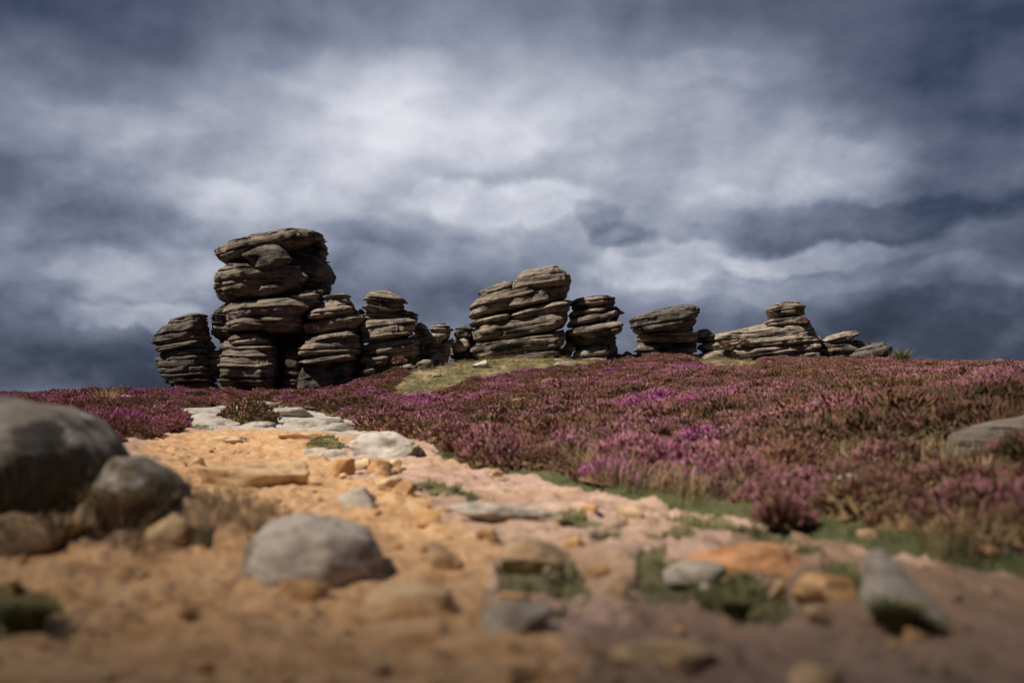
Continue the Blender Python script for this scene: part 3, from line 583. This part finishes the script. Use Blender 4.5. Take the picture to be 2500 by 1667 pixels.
stone(780,806,1078,1098,M_TAN,'dark little stone at the foot of the rubble heap',bury=.2)
stone(745,800,1028,1062,M_PALE,'whitish stone left behind the little rubble heap',bury=.3)
stone(856,892,1086,1108,M_ORANGE,'small ochre stone just below the rubble heap',bury=.25)
stone(862,925,1094,1130,M_TAN,'tan slab stone right of the squat grey-brown rock',bury=.3)
stone(902,962,1096,1136,M_ORANGE,'ochre stone between the tan slab stone and the green turf',bury=.3)
stone(955,1014,1166,1206,M_ORANGE,'ochre stone at the left tip of the long low grey rock',bury=.25)
stone(1000,1038,1150,1180,M_TAN,'tan stone leaning on the long low grey rock',bury=.25)
stone(905,925,1068,1086,M_ORANGE,'small bright stone on the sand right of the rubble heap',bury=.25)
stone(1095,1150,1205,1240,M_ORANGE,'ochre stone below the long low grey rock',bury=.35)
stone(1290,1345,1225,1262,M_ORANGE,'ochre stone on the right shoulder of the half-buried mid-track rock',bury=.3)
stone(1340,1400,1295,1330,M_ORANGE,'ochre stone half hidden in mid-track grass',bury=.3)
stone(1385,1445,1325,1375,M_TAN,'tan stone between two patches of grass in mid-track',bury=.3)
stone(1150,1215,1355,1385,M_ORANGE,'yellowish stone above the smooth tan stone',bury=.3)
stone(1415,1475,1155,1190,M_TAN,'pale tan stone sunk in the footpath by the heather',bury=.4)
stone(1330,1372,1150,1172,M_ORANGE,'pinkish orange stone on the footpath behind the long low grey rock',bury=.4)
stone(1760,1800,1335,1372,M_TAN,'tan stone left of the ochre boulder',bury=.35)
stone(640,760,1340,1390,M_ORANGE,'sand-coloured stone directly below the rounded grey boulder',bury=.45)
stone(425,480,1035,1062,M_TAN,'low brown lump of rock on the sand left of the tan ledge',bury=.45)
stone(640,740,990,1010,M_TAN,'thin tan ledge across the far end of the sandy track',bury=.4,depth=.4)
stone(470,570,1000,1018,M_TAN,'low brown ledge at the far left end of the sandy track',bury=.4,depth=.4)
stone(700,760,1015,1045,M_GREY,'grassy grey stone left of the pale grey rock',bury=.4)
stone(272,312,903,928,M_PALE,'pale stone sitting in the heather on the far left',bury=.25)
for a in [(405,548,934,950,'pale flat bedrock slab at the left end of the pavement before the heather'),(430,560,950,972,'grey flat bedrock slab nearest the sand on the left'),(612,735,932,958,'pale smooth bedrock slab in the middle of the pavement'),
          (650,800,957,978,'wide pale bedrock slab at the right of the pavement'),(560,640,966,982,'small flat bedrock slab at the front of the pavement'),(545,640,918,934,'grey humped bedrock slab half under the heather'),(745,832,968,990,'grey bedrock slab beside the footpath start')]:
    stone(*a[:4], M_SLAB, a[4], 'flat_rock', 'rock slab', .75, .55, 0, 5, 'bedrock slabs before the heather')
# gravel
def gravel():
    n = 800; Vs, Fs = [], []; k = 0; base = []
    for s in range(6):
        me = stone_mesh('g', 900 + s, 1, .8, .6, sub=1); base.append((np.array([v.co[:] for v in me.vertices]), np.array([p.vertices[:] for p in me.polygons]))); bpy.data.meshes.remove(me)
    r = 2 + 17 * RNG.random(n * 4) ** 1.3; a = RNG.uniform(-R(32), R(32), n * 4); X, Y = r * np.sin(a), r * np.cos(a)
    op, sand, slab, green, verge, sad = zones(X, Y); keepq = sand | (RNG.random(len(X)) > .6); cl = fbm(X * .9, Y * .9, 2.1, 3)
    ok = np.where(op & keepq & (~slab) & (cl > -.12))[0][:n]; Z = ground(X, Y); cols = []
    for i in ok:
        V, F = base[i % 6]; s = .012 + .05 * RNG.random() ** 3; q = RNG.uniform(0, 6.28); c_, s_ = math.cos(q), math.sin(q)
        W = V * s * (1, 1, RNG.uniform(.6, 1)); W = np.stack([W[:, 0] * c_ - W[:, 1] * s_, W[:, 0] * s_ + W[:, 1] * c_, W[:, 2]], 1) + (X[i], Y[i], Z[i] + s * .12)
        Vs.append(W); Fs.append(F + k); k += len(V); cols += [RNG.random() * .75 if sand[i] else .55 + .45 * RNG.random()] * len(V)
    r = RNG.uniform(26, 41, 1600); a = RNG.uniform(-R(10), R(14), 1600); Xs, Ys = r * np.sin(a), r * np.cos(a); sd = zones(Xs, Ys)[5]; Zs = ground(Xs, Ys)
    for i in np.where(sd)[0][:90]:
        V, F = base[i % 6]; s = .05 + .16 * RNG.random() ** 2; W = V * s * (1.2, 1, .6) + (Xs[i], Ys[i], Zs[i] + s * .1)
        Vs.append(W); Fs.append(F + k); k += len(V); cols += [.9 + .1 * RNG.random()] * len(V)
    me = mesh_np('gravel', np.concatenate(Vs), np.concatenate(Fs)); fattr(me, 'tone', cols)
    m, t, b = material('gravel_stone'); c = t.ramp(t.attr('tone').outputs['Fac'], [(0, (.42, .22, .085)), (.4, (.50, .30, .14)), (.7, (.40, .25, .14)), (.9, (.26, .17, .11)), (1, (.44, .36, .27))])
    t.l.new(c, b.inputs['Base Color'])
    tag(link('gravel', me, m), 'small loose chips of ochre and grey stone strewn over the track', 'gravel', kind='stuff')
gravel()

# ------------------------------------------------------------------ heather and grass
def sprig_clump(name, seed, nsp, rad, hgt, mat, ln=(.07, .15), wd=.017):
    rng = np.random.default_rng(seed)
    V, F, hv, rv = [], [], [], []
    q = rng.uniform(0, 2 * np.pi, nsp); rr = rad * np.sqrt(rng.random(nsp)); sub = rng.random(nsp)
    for i in range(nsp):
        x, y = rr[i] * math.cos(q[i]), rr[i] * math.sin(q[i]); f = 1 - (rr[i] / rad) ** 2
        z = hgt * (.18 + .72 * f) * rng.uniform(.6, 1.05)
        d = np.array([x / rad * .9, y / rad * .9, .75]) + rng.normal(size=3) * .42; d[2] = abs(d[2]); d /= np.linalg.norm(d)
        L = rng.uniform(*ln); w = wd * rng.uniform(.6, 1.4)
        s = np.cross(d, rng.normal(size=3)); s /= np.linalg.norm(s); u = np.cross(d, s); b0 = np.array([x, y, z]); r_ = rng.random()
        for e in (s, u):
            k = len(V); V += [b0, b0 + d * L * .55 + e * w, b0 + d * L, b0 + d * L * .55 - e * w]; F.append((k, k + 1, k + 2, k + 3)); hv += [0, .65, 1, .65]; rv += [r_] * 4
    # low woody core
    nseg, nr = 12, 4; k0 = len(V)
    for a in range(nr):
        fr = a / (nr - 1); 
        for b_ in range(nseg):
            an = 2 * np.pi * b_ / nseg; R_ = rad * .98 * math.cos(fr * 1.5) * rng.uniform(.85, 1.1)
            V.append(np.array([R_ * math.cos(an), R_ * math.sin(an), hgt * .62 * math.sin(fr * 1.5) * rng.uniform(.85, 1.1)])); hv.append(.05); rv.append(rng.random())
    for a in range(nr - 1):
        for b_ in range(nseg):
            F.append((k0 + a * nseg + b_, k0 + a * nseg + (b_ + 1) % nseg, k0 + (a + 1) * nseg + (b_ + 1) % nseg, k0 + (a + 1) * nseg + b_))
    me = mesh_np(name, np.array(V), np.array(F), False); fattr(me, 'hv', hv); fattr(me, 'rv', rv); me.materials.append(mat); return me
def blade_clump(name, seed, n, rad, ln, w, mat, lean=.5):
    rng = np.random.default_rng(seed); V, F, hv, rv = [], [], [], []
    for i in range(n):
        a, r = rng.uniform(0, 6.28), rad * math.sqrt(rng.random()); b0 = np.array([r * math.cos(a), r * math.sin(a), -.01]); L = rng.uniform(*ln)
        h = rng.normal(size=2) * lean * .5 + np.array([math.cos(a), math.sin(a)]) * lean * r / rad; s = np.array([-h[1], h[0], 0]) + 1e-4; s = s / np.linalg.norm(s) * w * rng.uniform(.6, 1.2); rr = rng.random()
        k = len(V); pts = []
        for t in (0, .5, 1): pts.append(b0 + np.array([h[0] * L * t * t, h[1] * L * t * t, L * t * (1 - .25 * t)]))
        V += [pts[0] - s, pts[0] + s, pts[1] + s * .7, pts[1] - s * .7, pts[2] + s * .08, pts[2] - s * .08]
        F += [(k, k + 1, k + 2, k + 3), (k + 3, k + 2, k + 4, k + 5)]; hv += [0, 0, .5, .5, 1, 1]; rv += [rr] * 6
    me = mesh_np(name, np.array(V), np.array(F), False); fattr(me, 'hv', hv); fattr(me, 'rv', rv); me.materials.append(mat); return me
def heather_material(name, inst=True):
    m, t, b = material(name); T = 'INSTANCER' if inst else 'OBJECT'
    hv, rv = t.attr('hv').outputs['Fac'], t.attr('rv').outputs['Fac']
    if inst: bl, ti = t.attr('bloom', T).outputs['Fac'], t.attr('tint', T).outputs['Fac']
    else:
        bl = t.attr('bloom', T).outputs['Fac']; ti = t.math('MULTIPLY', rv, .5)
    stem = t.mix(ti, (.08, .065, .03), (.28, .15, .085)); stem = t.mix(t.step(.3, .8, rv), stem, t.mix(.5, stem, (.17, .125, .06)))
    dull = t.mix(rv, (.25, .105, .092), (.40, .225, .182))
    mid = t.mix(rv, (.38, .135, .19), (.50, .27, .30)); mag = t.mix(rv, (.42, .08, .29), (.53, .20, .42))
    fl = t.mix(t.step(.14, .52, bl), dull, mid); fl = t.mix(t.step(.56, .85, bl), fl, mag)
    pres = t.step(-.1, .25, t.math('SUBTRACT', t.math('MULTIPLY_ADD', bl, .9, .42), rv))
    c = t.mix(t.math('MULTIPLY', t.step(.25, .75, hv), pres), stem, fl)
    t.l.new(c, b.inputs['Base Color']); b.inputs['Roughness'].default_value = .95; b.inputs['Specular IOR Level'].default_value = .05
    return m
def blade_material(name, c0, c1, c2):
    m, t, b = material(name); rv = t.attr('rv').outputs['Fac']; hv = t.attr('hv').outputs['Fac']
    c = t.mix(rv, c1, c2); c = t.mix(t.step(0, .7, hv), c0, c); t.l.new(c, b.inputs['Base Color']); b.inputs['Specular IOR Level'].default_value = .05
    return m
M_HEA = heather_material('heather_spray'); M_HEA1 = heather_material('heather_bush_spray', False)
M_DRY = blade_material('dry_grass_blade', (.12, .085, .04), (.24, .165, .085), (.36, .26, .15)); M_GRN = blade_material('green_grass_blade', (.045, .05, .02), (.10, .12, .042), (.22, .19, .09))
M_RUSH = blade_material('rush_blade', (.05, .05, .02), (.10, .105, .04), (.22, .18, .085))
def scatter(name, protos, X, Y, Z, S, idx, label, cat, extra={}, tiltv=.18):
    pc = bpy.data.collections.new(name + '_sprays')
    for me in protos: pc.objects.link(bpy.data.objects.new(me.name, me))
    n = len(X); me = bpy.data.meshes.new(name); me.vertices.add(n); me.vertices.foreach_set('co', np.stack([X, Y, Z], 1).astype(np.float32).ravel())
    a = me.attributes.new('rot', 'FLOAT_VECTOR', 'POINT'); a.data.foreach_set('vector', np.stack([RNG.normal(size=n) * tiltv, RNG.normal(size=n) * tiltv, RNG.uniform(0, 6.283, n)], 1).astype(np.float32).ravel())
    fattr(me, 'scl', S); a = me.attributes.new('idx', 'INT', 'POINT'); a.data.foreach_set('value', np.asarray(idx, np.int32))
    for k, v in extra.items(): fattr(me, k, v)
    o = link(name, me, None); tag(o, label, cat, kind='stuff')
    g = bpy.data.node_groups.new(name + '_scatter', 'GeometryNodeTree'); g.interface.new_socket('Geometry', in_out='INPUT', socket_type='NodeSocketGeometry'); g.interface.new_socket('Geometry', in_out='OUTPUT', socket_type='NodeSocketGeometry')
    N, Lk = g.nodes, g.links
    gi, go = N.new('NodeGroupInput'), N.new('NodeGroupOutput'); ip = N.new('GeometryNodeInstanceOnPoints'); ci = N.new('GeometryNodeCollectionInfo')
    ci.inputs['Collection'].default_value = pc; ci.inputs['Separate Children'].default_value = True; ci.inputs['Reset Children'].default_value = True
    def na(nm, dt): q = N.new('GeometryNodeInputNamedAttribute'); q.data_type = dt; q.inputs['Name'].default_value = nm; return q.outputs[0]
    er = N.new('FunctionNodeEulerToRotation'); Lk.new(na('rot', 'FLOAT_VECTOR'), er.inputs[0])
    m2p = N.new('GeometryNodeMeshToPoints')
    Lk.new(gi.outputs[0], m2p.inputs[0]); Lk.new(m2p.outputs[0], ip.inputs['Points']); Lk.new(ci.outputs[0], ip.inputs['Instance']); ip.inputs['Pick Instance'].default_value = True
    Lk.new(na('idx', 'INT'), ip.inputs['Instance Index']); Lk.new(er.outputs[0], ip.inputs['Rotation']); Lk.new(na('scl', 'FLOAT'), ip.inputs['Scale']); Lk.new(ip.outputs[0], go.inputs[0])
    md = o.modifiers.new('scatter', 'NODES'); md.node_group = g; return o
def field(n, dmin, dmax, ang, pw=.62):
    r = (dmin ** (1 / pw) + (dmax ** (1 / pw) - dmin ** (1 / pw)) * RNG.random(n)) ** pw; a = RNG.uniform(-R(ang), R(ang), n); return r * np.sin(a), r * np.cos(a)
def heather():
    X, Y = field(34000, 2.6, 52, 37)
    op, sand, slab, green, verge, sad = zones(X, Y)
    keep = ~(op | slab | sad | green) & ~(verge & (RNG.random(len(X)) > .05)); X, Y = X[keep], Y[keep]
    keep = np.ones(len(X), bool)
    for sx_, sy_, r_ in CLEAR:
        u = np.hypot(sx_, sy_); ax_, ay_ = sx_ / u, sy_ / u; al = (X - sx_) * ax_ + (Y - sy_) * ay_; ac = np.abs((X - sx_) * ay_ - (Y - sy_) * ax_)
        keep &= ~((ac < r_ + .05) & (al < r_) & (al > -r_ - .28))
    X, Y = X[keep], Y[keep]
    B = fbm(X * .4, Y * .25, 3.7, 3) * 1.15 + fbm(X * 1.5, Y * 1.0, 7.2, 3) * .85; far = sstep(8, 30, np.hypot(X, Y))
    bloom = np.clip(.20 + B * .82 + .09 * far + RNG.normal(size=len(X)) * .15 - .22 * (1 - sstep(5, 13, np.hypot(X, Y))), 0, 1); tint = np.clip(.30 + fbm(X * .7, Y * .5, 12.3, 3) * 1.6 + .22 * far, 0, 1)
    # beside the path the plants stand apart, with grass between them
    near = 1 - sstep(6, 13, np.hypot(X, Y)); hole = fbm(X * 1.2, Y * 1.2, 21.3, 2)
    keep = (hole > -.05) | (RNG.random(len(X)) > near * .85); X, Y, bloom, tint = X[keep], Y[keep], bloom[keep], tint[keep]
    hump = fbm(X * .7, Y * .7, 31.0, 2); S = np.clip(RNG.normal(.95, .25, len(X)) + hump * .95, .35, 1.9) * (1 - .45 * (1 - sstep(3, 10, np.hypot(X, Y)))) * (1 + .25 * sstep(.24, .40, X / np.maximum(Y, .1)) * (1 - sstep(9, 16, np.hypot(X, Y))))
    protos = [sprig_clump('heather_spray', 40 + i, 520, .26, .19, M_HEA, (.03, .075), .0085) for i in range(6)]
    scatter('heather', protos, X, Y, ground(X, Y) - .02, S, RNG.integers(0, 6, len(X)), 'low purple and rust-brown heather covering the moor around the track', 'heather', dict(bloom=bloom, tint=tint))
    # dry grass in and between the heather, green turf on the verge and the track
    X, Y = field(13000, 2.6, 44, 36, .7); op, sand, slab, green, verge, sad = zones(X, Y)
    g = fbm(X * .7, Y * .5, 17.7, 3); dist = np.hypot(X, Y)
    k = (~(op | slab) & (g > .02 + .28 * sstep(7, 24, dist))) & (RNG.random(len(X)) > .25) | sad | ((((X + 1.72) / .7) ** 2 + ((Y - 4.7) / .7) ** 2 < 1) & (RNG.random(len(X)) > .3)); sad = sad | (((X + 1.72) / .7) ** 2 + ((Y - 4.7) / .7) ** 2 < 1); X, Y, sd = X[k], Y[k], sad[k]
    S = RNG.uniform(.7, 1.2, len(X)) * np.where(sd, .62, 1.0)
    scatter('dry_grass', [blade_clump('dry_grass_tuft', 70 + i, 34, .11, (.16, .36), .0032, M_DRY, .55) for i in range(4)], X, Y, ground(X, Y), S, RNG.integers(0, 4, len(X)), 'straw-coloured moor grass standing in wisps among the heather', 'grass', tiltv=.1)
    X, Y = field(30000, 2.2, 42, 36, .8); op, sand, slab, green, verge, sad = zones(X, Y)
    k = ((green | (verge & ~op)) & (fbm(X * 3, Y * 3, 5.5, 3) + RNG.normal(size=len(X)) * .1 > RNG.uniform(-.35, .25, len(X)))) | (sad & (RNG.random(len(X)) > .5)); X, Y = X[k], Y[k]
    scatter('green_grass', [blade_clump('green_grass_tuft', 80 + i, 40, .075, (.03, .085), .0028, M_GRN, .7) for i in range(4)], X, Y, ground(X, Y) - .025, RNG.uniform(.7, 1.3, len(X)), RNG.integers(0, 4, len(X)), 'short dark green turf in patches on the track and along the verge', 'grass', tiltv=.1)
heather()
def bush(px, py, D, size, bloom, label, seed, z=None, n=230, group=None):
    if D is None: b = hit(px, py)
    else: b = at(*K((px, py)), D)
    me = sprig_clump('heather_bush', seed, n, .27 * size, .25 * size, M_HEA1, (.07, .13), .015); o = link('heather_bush', me, None); o.location = b if D else (b.x, b.y, b.z - .02); o['bloom'] = float(bloom); tag(o, label, 'heather bush', group)
GH = 'single heather bushes'
bush(570, 972, None, 2.0, .12, 'rounded brown heather bush growing alone on the pale bedrock slabs', 501, n=700, group=GH)
bush(1800, 1200, None, .34, .3, 'small dusky pink heather cushion on the grass verge by the footpath', 502, group=GH)
bush(1045, 1040, None, .4, .35, 'little dark purple heather sprout at the footpath edge beyond the pale grey rock', 503, group=GH)
bush(*[(1480 + 1490 * 760 / 2352) / 1.06293, (690 + 305 * 760 / 2352) / 1.06293], 43.9, 1.0, .45, 'pink heather tuft growing on the long sloping tor below its hat', 504, group=GH)
bush(*[(1480 + 1045 * 760 / 2352) / 1.06293, (690 + 465 * 760 / 2352) / 1.06293], 43.6, .8, .4, 'purple heather tuft rooted in a crack midway along the long sloping tor', 505, group=GH)
bush(*[(1480 + 905 * 760 / 2352) / 1.06293, (690 + 490 * 760 / 2352) / 1.06293], 43.5, 1.0, .25, 'dark heather tuft low on the left of the long sloping tor', 506, group=GH)
bush(*[(700 + 1290 * 500 / 2352) / 1.06293, (680 + 975 * 500 / 2352) / 1.06293], 36.6, 1.0, .4, 'pink heather tuft on a ledge low on the boulder-topped column', 507, group=GH)
def tuft(px, py, D, size, mat, label, seed, n=160):
    b = at(*K((px, py)), D); z = float(ground(np.array([b.x]), np.array([D]))[0]) - .03
    o = link('grass_tussock', blade_clump('grass_tussock', seed, n, .22 * size, (.5 * size, .95 * size), .008, mat, .45), None); o.location = (b.x, D, z); tag(o, label, 'grass tussock')
tuft(2070, 838, 40, 1.1, M_RUSH, 'tall green rush tussock on the skyline right of the last dark boulder', 601, 420)
tuft(240, 910, 23, .75, M_DRY, 'tall straw-coloured grass tussock in the heather on the far left', 602, 260)
for k, (px, D, sz, nb, lb) in enumerate([(150, 4.2, .26, 300, 'brown straggly grass at the front foot of the large mossy boulder'), (270, 4.35, .30, 320, 'straggly grass hugging the right flank of the large mossy boulder'),
        (345, 4.45, .22, 240, 'low brown grass between the large mossy boulder and the tan block'), (40, 4.15, .24, 260, 'dry grass behind the dark brown rock at the left edge')]):
    tuft(px, 1230, D, sz, M_DRY, lb, 610 + k, nb)
for px, py, sz, nb, lb in [(2060, 1440, .17, 520, 'dark green grass clump right in front of the long grey rock'), (2125, 1452, .10, 320, 'low dark grass clump at the foot of the sloping end of the long grey rock'),
        (55, 1440, .17, 520, 'dark grass clump in the lower left corner'), (1690, 1400, .11, 360, 'dark green grass clump below the flat grey stone'), (1300, 1205, .10, 240, 'green grass clump at the right end of the long low grey rock')]:
    tuft(px, py, hit(px, py).y, sz, M_GRN, lb, 620 + int(px), nb)
tuft(2260, 1130, 6.2, .38, M_DRY, 'tussock of long dry grass in front of the broad grey rock at the right edge', 603, 260)

SUN_EL, SUN_AZ = R(52), R(-121)          # azimuth from +Y towards +X: the sun stands to the left, a little behind the viewer
sv = Vector((math.sin(SUN_AZ) * math.cos(SUN_EL), math.cos(SUN_AZ) * math.cos(SUN_EL), math.sin(SUN_EL)))
sl = bpy.data.lights.new('sun', 'SUN'); sl.energy = 4.8; sl.angle = R(.55); sl.color = (1, .93, .83)
so = bpy.data.objects.new('sun', sl); COL.objects.link(so); so.rotation_euler = (-sv).to_track_quat('-Z', 'Y').to_euler(); so.location = (0, 0, 30)
# unseen puffy blocker added overhead to shade the near ground and both flanks
def sun_blocker():
    H = 350.0; sh = Vector((sv.x / sv.z * H, sv.y / sv.z * H)); bm = bmesh.new()
    for cx, cy, r in ((2, -57.2, 60.5), (66.5, -24.9, 70), (-66.5, -24.9, 70), (60, -110, 80), (-55, -120, 85), (150, 40, 80), (-160, 30, 80)):
        g = bmesh.ops.create_icosphere(bm, subdivisions=5, radius=1)['verts']
        co_ = np.array([v.co[:] for v in g]); co_ = co_ * (1 + .025 * fbm(co_[:, 0] * 4 + cx, co_[:, 1] * 4 + cy, co_[:, 2] * 4, 4)[:, None])
        for v, c in zip(g, co_): v.co = (cx + sh.x + c[0] * r, cy + sh.y + c[1] * r, H + c[2] * r * (.22 if c[2] > 0 else .06))
    for f in bm.faces: f.smooth = True
    me = bpy.data.meshes.new('sun_blocker'); bm.to_mesh(me); bm.free()
    m, t, b = material('sun_blocker_matte'); b.inputs['Base Color'].default_value = (.8, .8, .82, 1); b.inputs['Roughness'].default_value = 1
    tag(link('sun_blocker', me, m), 'unseen light blocker added overhead to shade the foreground', 'sun_blocker', kind='structure')
sun_blocker()
def world():
    w = bpy.data.worlds.new('World'); scene.world = w; w.use_nodes = True; t = NT(w.node_tree); t.n.clear()
    out = t.new('ShaderNodeOutputWorld'); d = t.new('ShaderNodeTexCoord').outputs['Generated']
    sx = t.new('ShaderNodeSeparateXYZ'); t.l.new(d, sx.inputs[0]); X, Y, Z = sx.outputs
    az = t.math('ARCTAN2', X, Y); el = t.math('ARCSINE', Z)
    cb = t.new('ShaderNodeCombineXYZ'); t.put(cb.inputs[0], az); t.put(cb.inputs[1], t.math('MULTIPLY', el, 1.22)); cv = cb.outputs[0]
    def warp(sc_, det, ka, ke, off):
        w1 = t.noise(t.mapping(cv, (1, 1, 1), off), sc_, det, .5, 0, True); sw = t.new('ShaderNodeSeparateXYZ'); t.l.new(w1, sw.inputs[0])
        return t.math('MULTIPLY_ADD', t.math('SUBTRACT', sw.outputs[0], .5), ka, az), t.math('MULTIPLY_ADD', t.math('SUBTRACT', sw.outputs[1], .5), ke, el)
    azs, els = warp(4.5, 4, .20, .12, (0, 0, 0)); azh, elh = warp(9, 6, .13, .085, (5, 2, 1))
    def ang(px, py):
        a, f, u = ray(*K((px, py))); return math.atan2(a, f), math.asin(u / math.sqrt(a * a + f * f + u * u))
    L = .395
    blobs = [(780,320,600,220,.36,0),(1000,250,330,130,.14,0),(1650,360,560,190,.22,0),(1250,200,420,70,.06,0),(450,90,420,110,-.10,0),(60,60,400,200,-.18,0),(1250,20,700,70,-.06,0),(2330,80,420,260,-.24,0),
             (30,470,330,110,-.13,0),(2330,500,260,170,-.13,0),(100,850,560,90,-.30,0),(2330,780,420,120,-.33,0),(1040,670,240,55,-.06,0),(1560,740,420,50,-.05,0),(1480,660,420,70,.07,0),(640,480,260,80,.05,0),(1300,560,700,60,.04,0),
             (1150,460,260,75,.20,1),(1370,488,80,52,-.12,1),(1430,540,105,40,-.14,1),(1470,572,85,30,-.12,1),(1530,605,230,60,.20,1),(1990,500,340,62,-.17,1),(1900,588,270,36,.15,1),(330,640,210,75,.13,1),(330,728,150,26,.17,1),
             (520,455,170,55,.07,1),(880,190,300,60,.06,1),(1950,370,180,60,.08,1),(1700,460,220,50,.06,1),(2150,640,260,40,.08,1),(820,560,200,45,-.08,1),(1330,350,260,60,-.05,1),(1640,150,240,60,.06,1),(120,620,220,50,.06,1),(1750,660,260,30,.06,1),(150,300,260,60,.07,1)]
    for px, py, rx, ry_, amp, hard in blobs:
        a0, e0 = ang(px, py); aw, ew = (azh, elh) if hard else (azs, els)
        dx = t.math('MULTIPLY', t.math('SUBTRACT', aw, a0), 2287 / rx); dy = t.math('MULTIPLY', t.math('SUBTRACT', ew, e0), 2287 / ry_)
        g = t.math('EXPONENT', t.math('MULTIPLY', t.math('MULTIPLY_ADD', dx, dx, t.math('MULTIPLY', dy, dy)), -1.0))
        if hard: g = t.step(.28, .66, g)
        L = t.math('MULTIPLY_ADD', g, amp, L)
    def lumps(dy): return t.noise(t.mapping(cv, (.85, 1.0, 1), (4.3 - dy * .5, 2.1 + dy, 0)), 8.5, 5, .52)
    f0, f1 = lumps(0), lumps(.022); low = t.step(.36, .12, el)
    n1 = t.noise(cv, 3.4, 3, .5); n2 = t.noise(t.mapping(cv, (1, 1, 1), (3, 7, 1)), 16, 6, .55)
    L = t.math('ADD', L, t.math('MULTIPLY', t.math('SUBTRACT', n1, .5), .24)); L = t.math('ADD', L, t.math('MULTIPLY', t.math('SUBTRACT', n2, .5), .09))
    L = t.math('ADD', L, t.math('MULTIPLY', t.math('SUBTRACT', f0, .5), .24)); L = t.math('ADD', L, t.math('MULTIPLY', t.math('SUBTRACT', f0, f1), t.math('MULTIPLY_ADD', low, .50, .22)))
    L = t.math('MULTIPLY_ADD', t.math('SUBTRACT', t.step(-.25, .65, Y), 1), .22, L)      # unseen sky overhead and behind darkened to lower the fill light
    c = t.ramp(L, [(0, (.010, .016, .038)), (.14, (.030, .041, .078)), (.32, (.098, .114, .172)), (.5, (.208, .231, .312)), (.68, (.385, .405, .478)), (.85, (.60, .615, .68)), (1, (.80, .80, .84))])
    b1 = t.new('ShaderNodeBackground'); t.put(b1.inputs[0], c); b1.inputs[1].default_value = .86
    sk = t.new('ShaderNodeTexSky', sky_type='NISHITA'); sk.sun_disc = False; sk.sun_elevation = SUN_EL; sk.sun_rotation = SUN_AZ
    b2 = t.new('ShaderNodeBackground'); t.l.new(sk.outputs[0], b2.inputs[0]); b2.inputs[1].default_value = .05
    mx = t.new('ShaderNodeMixShader'); mx.inputs[0].default_value = .93
    t.l.new(b2.outputs[0], mx.inputs[1]); t.l.new(b1.outputs[0], mx.inputs[2]); t.l.new(mx.outputs[0], out.inputs[0])
    w.cycles.sampling_method = 'MANUAL'; w.cycles.sample_map_resolution = 1024
world()
vs = scene.view_settings; vs.view_transform = 'Standard'; vs.look = 'None'; vs.exposure = 0.4; vs.gamma = 1; vs.use_curve_mapping = False
scene.render.engine = 'CYCLES'; scene.cycles.max_bounces = 5; scene.cycles.use_denoising = True
